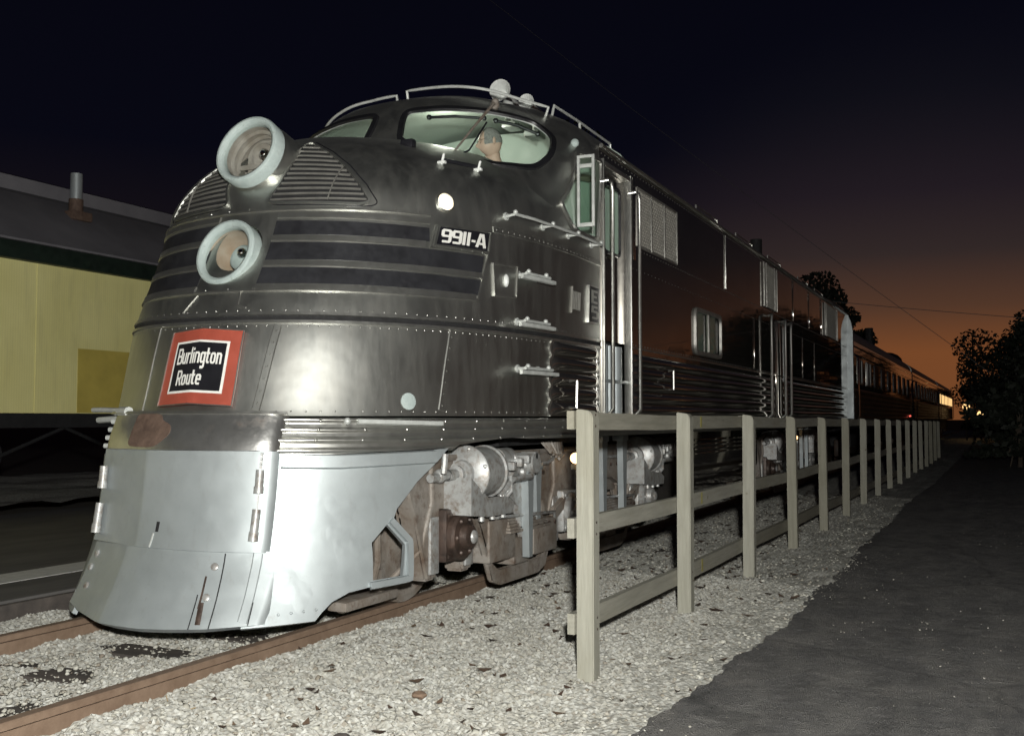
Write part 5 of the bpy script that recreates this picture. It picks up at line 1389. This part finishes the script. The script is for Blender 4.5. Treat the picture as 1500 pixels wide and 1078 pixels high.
# ------------------------------------------------------------------ trees
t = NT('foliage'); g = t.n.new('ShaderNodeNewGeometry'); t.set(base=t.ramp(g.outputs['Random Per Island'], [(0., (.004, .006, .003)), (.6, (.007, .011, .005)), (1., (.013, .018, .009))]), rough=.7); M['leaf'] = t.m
M['bark'] = plain('bark', (.07, .055, .04), .9, 0, .3, 6, .4)
def tree(x, y, h, rx, label, kind='round', n=2600, z0=.12, ls=.16, group='trees along the line', seed=0):
    rg = np.random.default_rng(int(abs(x * 31 + y * 7)) + seed)
    tr = thing('conifer' if kind == 'cone' else 'tree', label, 'tree', (x, y, GZ), group)
    if kind == 'cone':
        u = rg.random(n) ** .75; zc = z0 * h + (1 - z0) * h * (1 - u) ; r = rx * u * (.55 + .45 * np.abs(np.sin(zc * 7 / h * 3.1)) ) * np.sqrt(rg.random(n)) + .05
        a = rg.random(n) * 6.283; P = np.stack([r * np.cos(a), r * np.sin(a), zc], 1)
    else:
        k = 16; cl = np.stack([rg.normal(0, .45, k) * rx, rg.normal(0, .45, k) * rx, h * (z0 + .22 + (.70 - z0) * rg.random(k))], 1); cr = rx * (.30 + .25 * rg.random(k))
        cl[:3, :2] *= .4; cl[0, 2] = h * .86
        i = rg.integers(0, k, n); d = rg.normal(size=(n, 3)); d /= np.linalg.norm(d, axis=1)[:, None]
        P = cl[i] + d * (cr[i] * (.45 + .6 * rg.random(n) ** .6))[:, None] * np.array([1, 1, .8])
        P[:, 2] = np.clip(P[:, 2], .15 * h, None)
    a = rg.normal(size=(n, 3)); a /= np.linalg.norm(a, axis=1)[:, None]; bb = np.cross(a, rg.normal(size=(n, 3))); bb /= np.linalg.norm(bb, axis=1)[:, None]
    s = (ls * (.6 + .9 * rg.random(n)))[:, None]
    V = np.stack([P - a * s, P + bb * s * .55, P + a * s, P - bb * s * .55], 1).reshape(-1, 3)
    o = mesh_np('crown', V, np.arange(4 * n).reshape(-1, 4), M['leaf']); o.parent = tr
    b = BM(); tube(b, [(0, 0, -.1), (.03 * h * .2, 0, h * .3), (0, .02 * h, h * .6), (0, 0, h * .85)], [h * .026, h * .02, h * .012, h * .004], 8)
    if kind != 'cone':
        for q_ in range(6):
            c_ = cl[q_]; tube(b, [(0, 0, h * (.25 + .05 * q_)), tuple(c_ * np.array([.5, .5, .85])), tuple(c_)], [h * .011, h * .008, h * .004], 6)
    tk = obj('trunk', b, M['bark'], tr)
    return tr
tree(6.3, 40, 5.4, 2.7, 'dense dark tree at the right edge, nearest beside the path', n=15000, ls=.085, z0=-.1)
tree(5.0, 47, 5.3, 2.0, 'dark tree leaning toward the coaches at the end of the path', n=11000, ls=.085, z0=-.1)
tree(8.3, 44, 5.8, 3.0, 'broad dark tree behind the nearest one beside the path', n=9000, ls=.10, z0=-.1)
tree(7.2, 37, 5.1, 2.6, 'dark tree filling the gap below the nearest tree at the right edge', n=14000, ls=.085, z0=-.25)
tree(4.9, 27, 2.6, 1.3, 'low dark bush standing beside the path', n=2500, ls=.10, z0=-.3)
tree(5.6, 31, 3.2, 1.7, 'taller dark bush behind the low one beside the path', n=2500, ls=.12, z0=-.3)
tree(-2.9, 44, 7.9, 1.9, 'dark tree rising behind the rear of the locomotive', n=10000, ls=.10, z0=.1)
tree(-1.6, 50, 6.2, 1.3, 'smaller dark tree beside the one rising behind the locomotive', n=7000, ls=.10, z0=.1)
tree(-20, 42, 15.5, 6, 'dark tree behind the upper headlight', n=14000, ls=.16, group='trees behind the yellow car')
tree(3.9, 84, 4.3, 2.6, 'low distant tree at the far end of the path beside the lit coach', n=5000, ls=.13, z0=-.2)
tree(8.2, 90, 5.2, 3.2, 'distant dark tree glimpsed behind the trees at the right edge', n=5000, ls=.14, z0=-.2)
# a tree line on the far side of the path that the polished side mirrors
for k in range(26):
    aa = R(5.5 + 1.75 * k + .6 * math.sin(k * 2.3)); dd = 62 + 5 * math.sin(k * 1.9); x = 1.5 + dd * math.sin(aa); y = 2 + dd * math.cos(aa); cone = k % 3 != 1
    tree(x, y, (5.2 + 1.6 * math.sin(k * 1.7)) * (1 + .012 * k), 1.5 if cone else 2.4, 'row tree far across the path, seen mirrored in the steel side', 'cone' if cone else 'round', n=900, ls=.22, group='tree row across the path')
# lamps among those trees
for k, (x, y) in enumerate(((17.5, 42), (13.5, 47), (24, 40))):
    lp = thing('path_lamp', 'lit lamp post standing before the tree row across the path', 'lamp post', (x, y, GZ), 'lamp posts across the path')
    b = BM(); tube(b, [(0, 0, 0), (0, 0, .3), (0, 0, 2.5)], [.07, .045, .035], 10); obj('pole', b, M['dark'], lp)
    b = BM(); ball(b, (0, 0, 2.62), .14, 14); obj('globe', b, M['lamp_far'], lp)
    b = BM(); lathe(b, [(0, .20), (.03, .19), (.10, .04), (.12, 0)], (0, 0, 2.74), (0, 0, 1), 14); obj('cap', b, M['dark'], lp)
# lit train beyond, signal mast, wires
for x, y, hz_, lab in ((2.55, 66, 2.0, 'lit platform lamp beside the farthest coach'), (3.3, 70, 1.55, 'low lit lamp at the end of the path')):
    lp = thing('platform_lamp', lab, 'lamp', (x, y, GZ))
    b = BM(); tube(b, [(0, 0, 0), (0, 0, hz_)], .05, 8); obj('pole', b, M['dark'], lp)
    b = BM(); ball(b, (0, 0, hz_ + .1), .22, 12); obj('globe', b, M['lamp_far'], lp)
mast = thing('signal_mast', 'thin dark mast with cross arms beyond the coaches', 'mast', (3.0, 66, GZ))
b = BM(); tube(b, [(0, 0, 0), (0, 0, 6.5)], [.09, .04], 8); obj('pole', b, M['dark'], mast)
b = BM()
tube(b, [(-.35, 0, 6.0), (.35, 0, 6.0)], .03, 6); obj('cross_arm', b, M['dark'], mast)
b = BM(); tube(b, [(-.35, 0, 5.3), (.35, 0, 5.3)], .03, 6); obj('cross_arm', b, M['dark'], mast)
def wire(p, q_, sag, r, label):
    p, q_ = Vector(p), Vector(q_); b = BM(); n = 24
    tube(b, [p.lerp(q_, k / n) - Vector((0, 0, sag * 4 * (k / n) * (1 - k / n))) for k in range(n + 1)], r, 5)
    tag(obj('overhead_wire', b, M['wire'], None), label, 'wire', 'overhead wires')
M['wire'] = plain('old_wire', (.15, .15, .155), .5, .3, .1, 3)
wire((-14.2, 30, 18.4), (4.2, 30, 2.6), .15, .008, 'long wire slanting down from the top of the sky to the coaches')
wire((-4.3, 30, 5.65), (9.5, 30, 3.75), .10, .009, 'pale wire crossing the orange sky above the coaches')
# ------------------------------------------------------------------ the engineer in the cab
def skin_body(nodes, edges, name):
    me = bpy.data.meshes.new(name); me.from_pydata([n_[0] for n_ in nodes], edges, [])
    o = bpy.data.objects.new(name, me); COL.objects.link(o)
    md = o.modifiers.new('skin', 'SKIN'); md.use_smooth_shade = True
    for i, n_ in enumerate(nodes):
        me.skin_vertices[0].data[i].radius = (n_[1], n_[2] if len(n_) > 2 else n_[1])
    me.skin_vertices[0].data[0].use_root = True
    s = o.modifiers.new('sub', 'SUBSURF'); s.levels = 2; s.render_levels = 2
    dg = bpy.context.evaluated_depsgraph_get(); m2 = bpy.data.meshes.new_from_object(o.evaluated_get(dg))
    bpy.data.objects.remove(o); return m2
per = thing('person', 'grey-haired man in glasses and dark blue shirt seated at the cab window', 'person', (.62, 2.95, 2.06))
Z0 = 2.06; PX, PY = .62, 2.92
body = skin_body([((0, .16, .50), .15, .13), ((0, .14, .72), .145, .11), ((0, .10, .95), .17, .12), ((0, .09, 1.14), .13, .095), ((0, .065, 1.23), .066), ((0, .045, 1.31), .064), ((0, .03, 1.40), .06),
                  ((.20, .10, 1.11), .075), ((.48, .16, .95), .052), ((.56, -.06, .94), .042), ((.52, -.24, .95), .034),
                  ((-.20, .10, 1.11), .075), ((-.30, .02, .84), .052), ((-.22, -.16, .72), .042), ((-.14, -.27, .74), .034),
                  ((.10, .02, .48), .09), ((.12, -.36, .50), .075), ((.12, -.40, .06), .05), ((.12, -.55, .03), .04),
                  ((-.10, .02, .48), .09), ((-.12, -.36, .50), .075), ((-.12, -.40, .06), .05), ((-.12, -.55, .03), .04)],
                 [(0, 1), (1, 2), (2, 3), (3, 4), (4, 5), (5, 6), (3, 7), (7, 8), (8, 9), (9, 10), (3, 11), (11, 12), (12, 13), (13, 14), (0, 15), (15, 16), (16, 17), (17, 18), (0, 19), (19, 20), (20, 21), (21, 22)], 'body')
me = body
bmh = bmesh.new(); bmh.from_mesh(me); bpy.data.meshes.remove(me)
for f in bmh.faces:
    c = f.calc_center_median(); f.material_index = 0 if (c.z > 1.235 and abs(c.x) < .12) or (c.y < -.2 and ((.64 < c.z < .80 and c.x < 0) or (.85 < c.z < 1.05 and c.x > .4))) else 1
    f.smooth = True
def head_pt(th, ph):
    d = Vector((math.sin(th) * math.cos(ph), math.sin(th) * math.sin(ph), math.cos(th)))   # face looks toward -y
    x, y, z = d.x * .076, d.y * .098, d.z * .118
    fr = max(0, -d.y)
    if z < 0: x *= 1 - .28 * (-d.z) ** 1.3; y = y * (1 - .10 * -d.z) - .012 * fr
    nose_ = math.exp(-((d.x / .16) ** 2)) * math.exp(-(((d.z + .12) / .20) ** 2)) * fr ** 2
    y -= .026 * nose_
    eye = sum(math.exp(-(((d.x - e) / .16) ** 2) - ((d.z - .10) / .13) ** 2) for e in (-.36, .36)) * fr; y += .011 * eye
    brow = math.exp(-(((d.z - .27) / .10) ** 2)) * fr; y -= .006 * brow
    lip = math.exp(-((d.x / .30) ** 2) - ((d.z + .50) / .10) ** 2) * fr; y -= .007 * lip
    return Vector((x, y, z))
HM = Matrix.Translation((0, .0, 1.405)) @ Matrix.Rotation(R(-48), 4, 'Z') @ Matrix.Rotation(R(12), 4, 'X')
nt, npp = 26, 36; rows = []
for i in range(nt + 1):
    th = math.pi * i / nt
    rows.append([bmh.verts.new(HM @ head_pt(th, 2 * math.pi * j / npp)) for j in range(npp if 0 < i < nt else 1)])
for i in range(nt):
    a_, c_ = rows[i], rows[i + 1]
    for j in range(npp):
        k = (j + 1) % npp
        f = bmh.faces.new((a_[0], c_[j], c_[k])) if len(a_) == 1 else bmh.faces.new((a_[j], c_[0], a_[k])) if len(c_) == 1 else bmh.faces.new((a_[j], c_[j], c_[k], a_[k]))
        f.material_index = 0; f.smooth = True
for sx in (-1, 1): ball(bmh, HM @ Vector((sx * .078, .012, -.005)), .026, 10, 0, (.45, .8, 1.2))
# hands: palm, four fingers and a thumb each, lying loosely on the knees
for hx, hz_ in ((.52, .955), (-.14, .725)):
    hb_ = Vector((hx, -.27, hz_))
    ball(bmh, hb_ + Vector((0, -.04, 0)), .042, 10, 0, (1.0, 1.15, .45))
    for q_, (dx, ln) in enumerate(((-.030, .065), (-.010, .078), (.010, .074), (.029, .058))):
        tube(bmh, [hb_ + Vector((dx, -.07, 0)), hb_ + Vector((dx * 1.1, -.07 - ln * .55, -.004)), hb_ + Vector((dx * 1.1, -.07 - ln, -.028))], [.0095, .009, .007], 8)
    tube(bmh, [hb_ + Vector((-.032, -.02, 0)), hb_ + Vector((-.058, -.05, -.008)), hb_ + Vector((-.060, -.085, -.020))], [.012, .010, .008], 8)
o = obj('body', bmh, [M['skin'], M['shirt']], per, ang=60)
b = BM()                                           # cropped grey hair round the back and top
rows = []
for i in range(11):
    th = math.pi * .56 * i / 10
    row = []
    for j in range(33):
        ph = R(-38 + 256 * j / 32) if i > 4 else R(-52 + 284 * j / 32)
        p = head_pt(th, ph) * (1.07 + .015 * math.sin(j * 5 + i * 3)); row.append(b.verts.new(HM @ p))
    rows.append(row)
for a_, c_ in zip(rows, rows[1:]):
    for j in range(32): b.faces.new((a_[j], c_[j], c_[j + 1], a_[j + 1]))
obj('hair', b, M['hair'], per, ang=60)
b = BM()
for sx in (-1, 1):
    cc = [HM @ (Vector((sx * .032, -.098, .016)) + Vector((.024 * math.cos(2 * math.pi * k / 16), .004 * abs(math.cos(2 * math.pi * k / 16)), .019 * math.sin(2 * math.pi * k / 16)))) for k in range(17)]
    tube(b, cc, .0018, 5); tube(b, [HM @ Vector((sx * .056, -.092, .022)), HM @ Vector((sx * .08, .01, .02))], .0018, 5)
tube(b, [HM @ Vector((-.009, -.102, .02)), HM @ Vector((.009, -.102, .02))], .0018, 5)
obj('glasses', b, M['black'], per)
b = BM(); box(b, (-.004, -.03, -.03), (.004, .03, .03), .001, Matrix.Translation((.445, .105, 1.00)) @ Matrix.Rotation(R(-60), 4, 'Z')); obj('sleeve_patch', b, M['patchcol'], per)
b = BM(); box(b, (-.24, -.12, .36), (.24, .34, .44), .03); box(b, (-.23, .30, .44), (.23, .37, .98), .03); cyl(b, (0, .1, 0), (0, .1, .36), .05, 12)
st_ = obj('cab_seat', b, M['rubber'], None); st_.location = (PX, PY, Z0); tag(st_, 'dark padded seat under the man in the cab', 'seat')
per.location = (PX, PY, Z0 + .045)
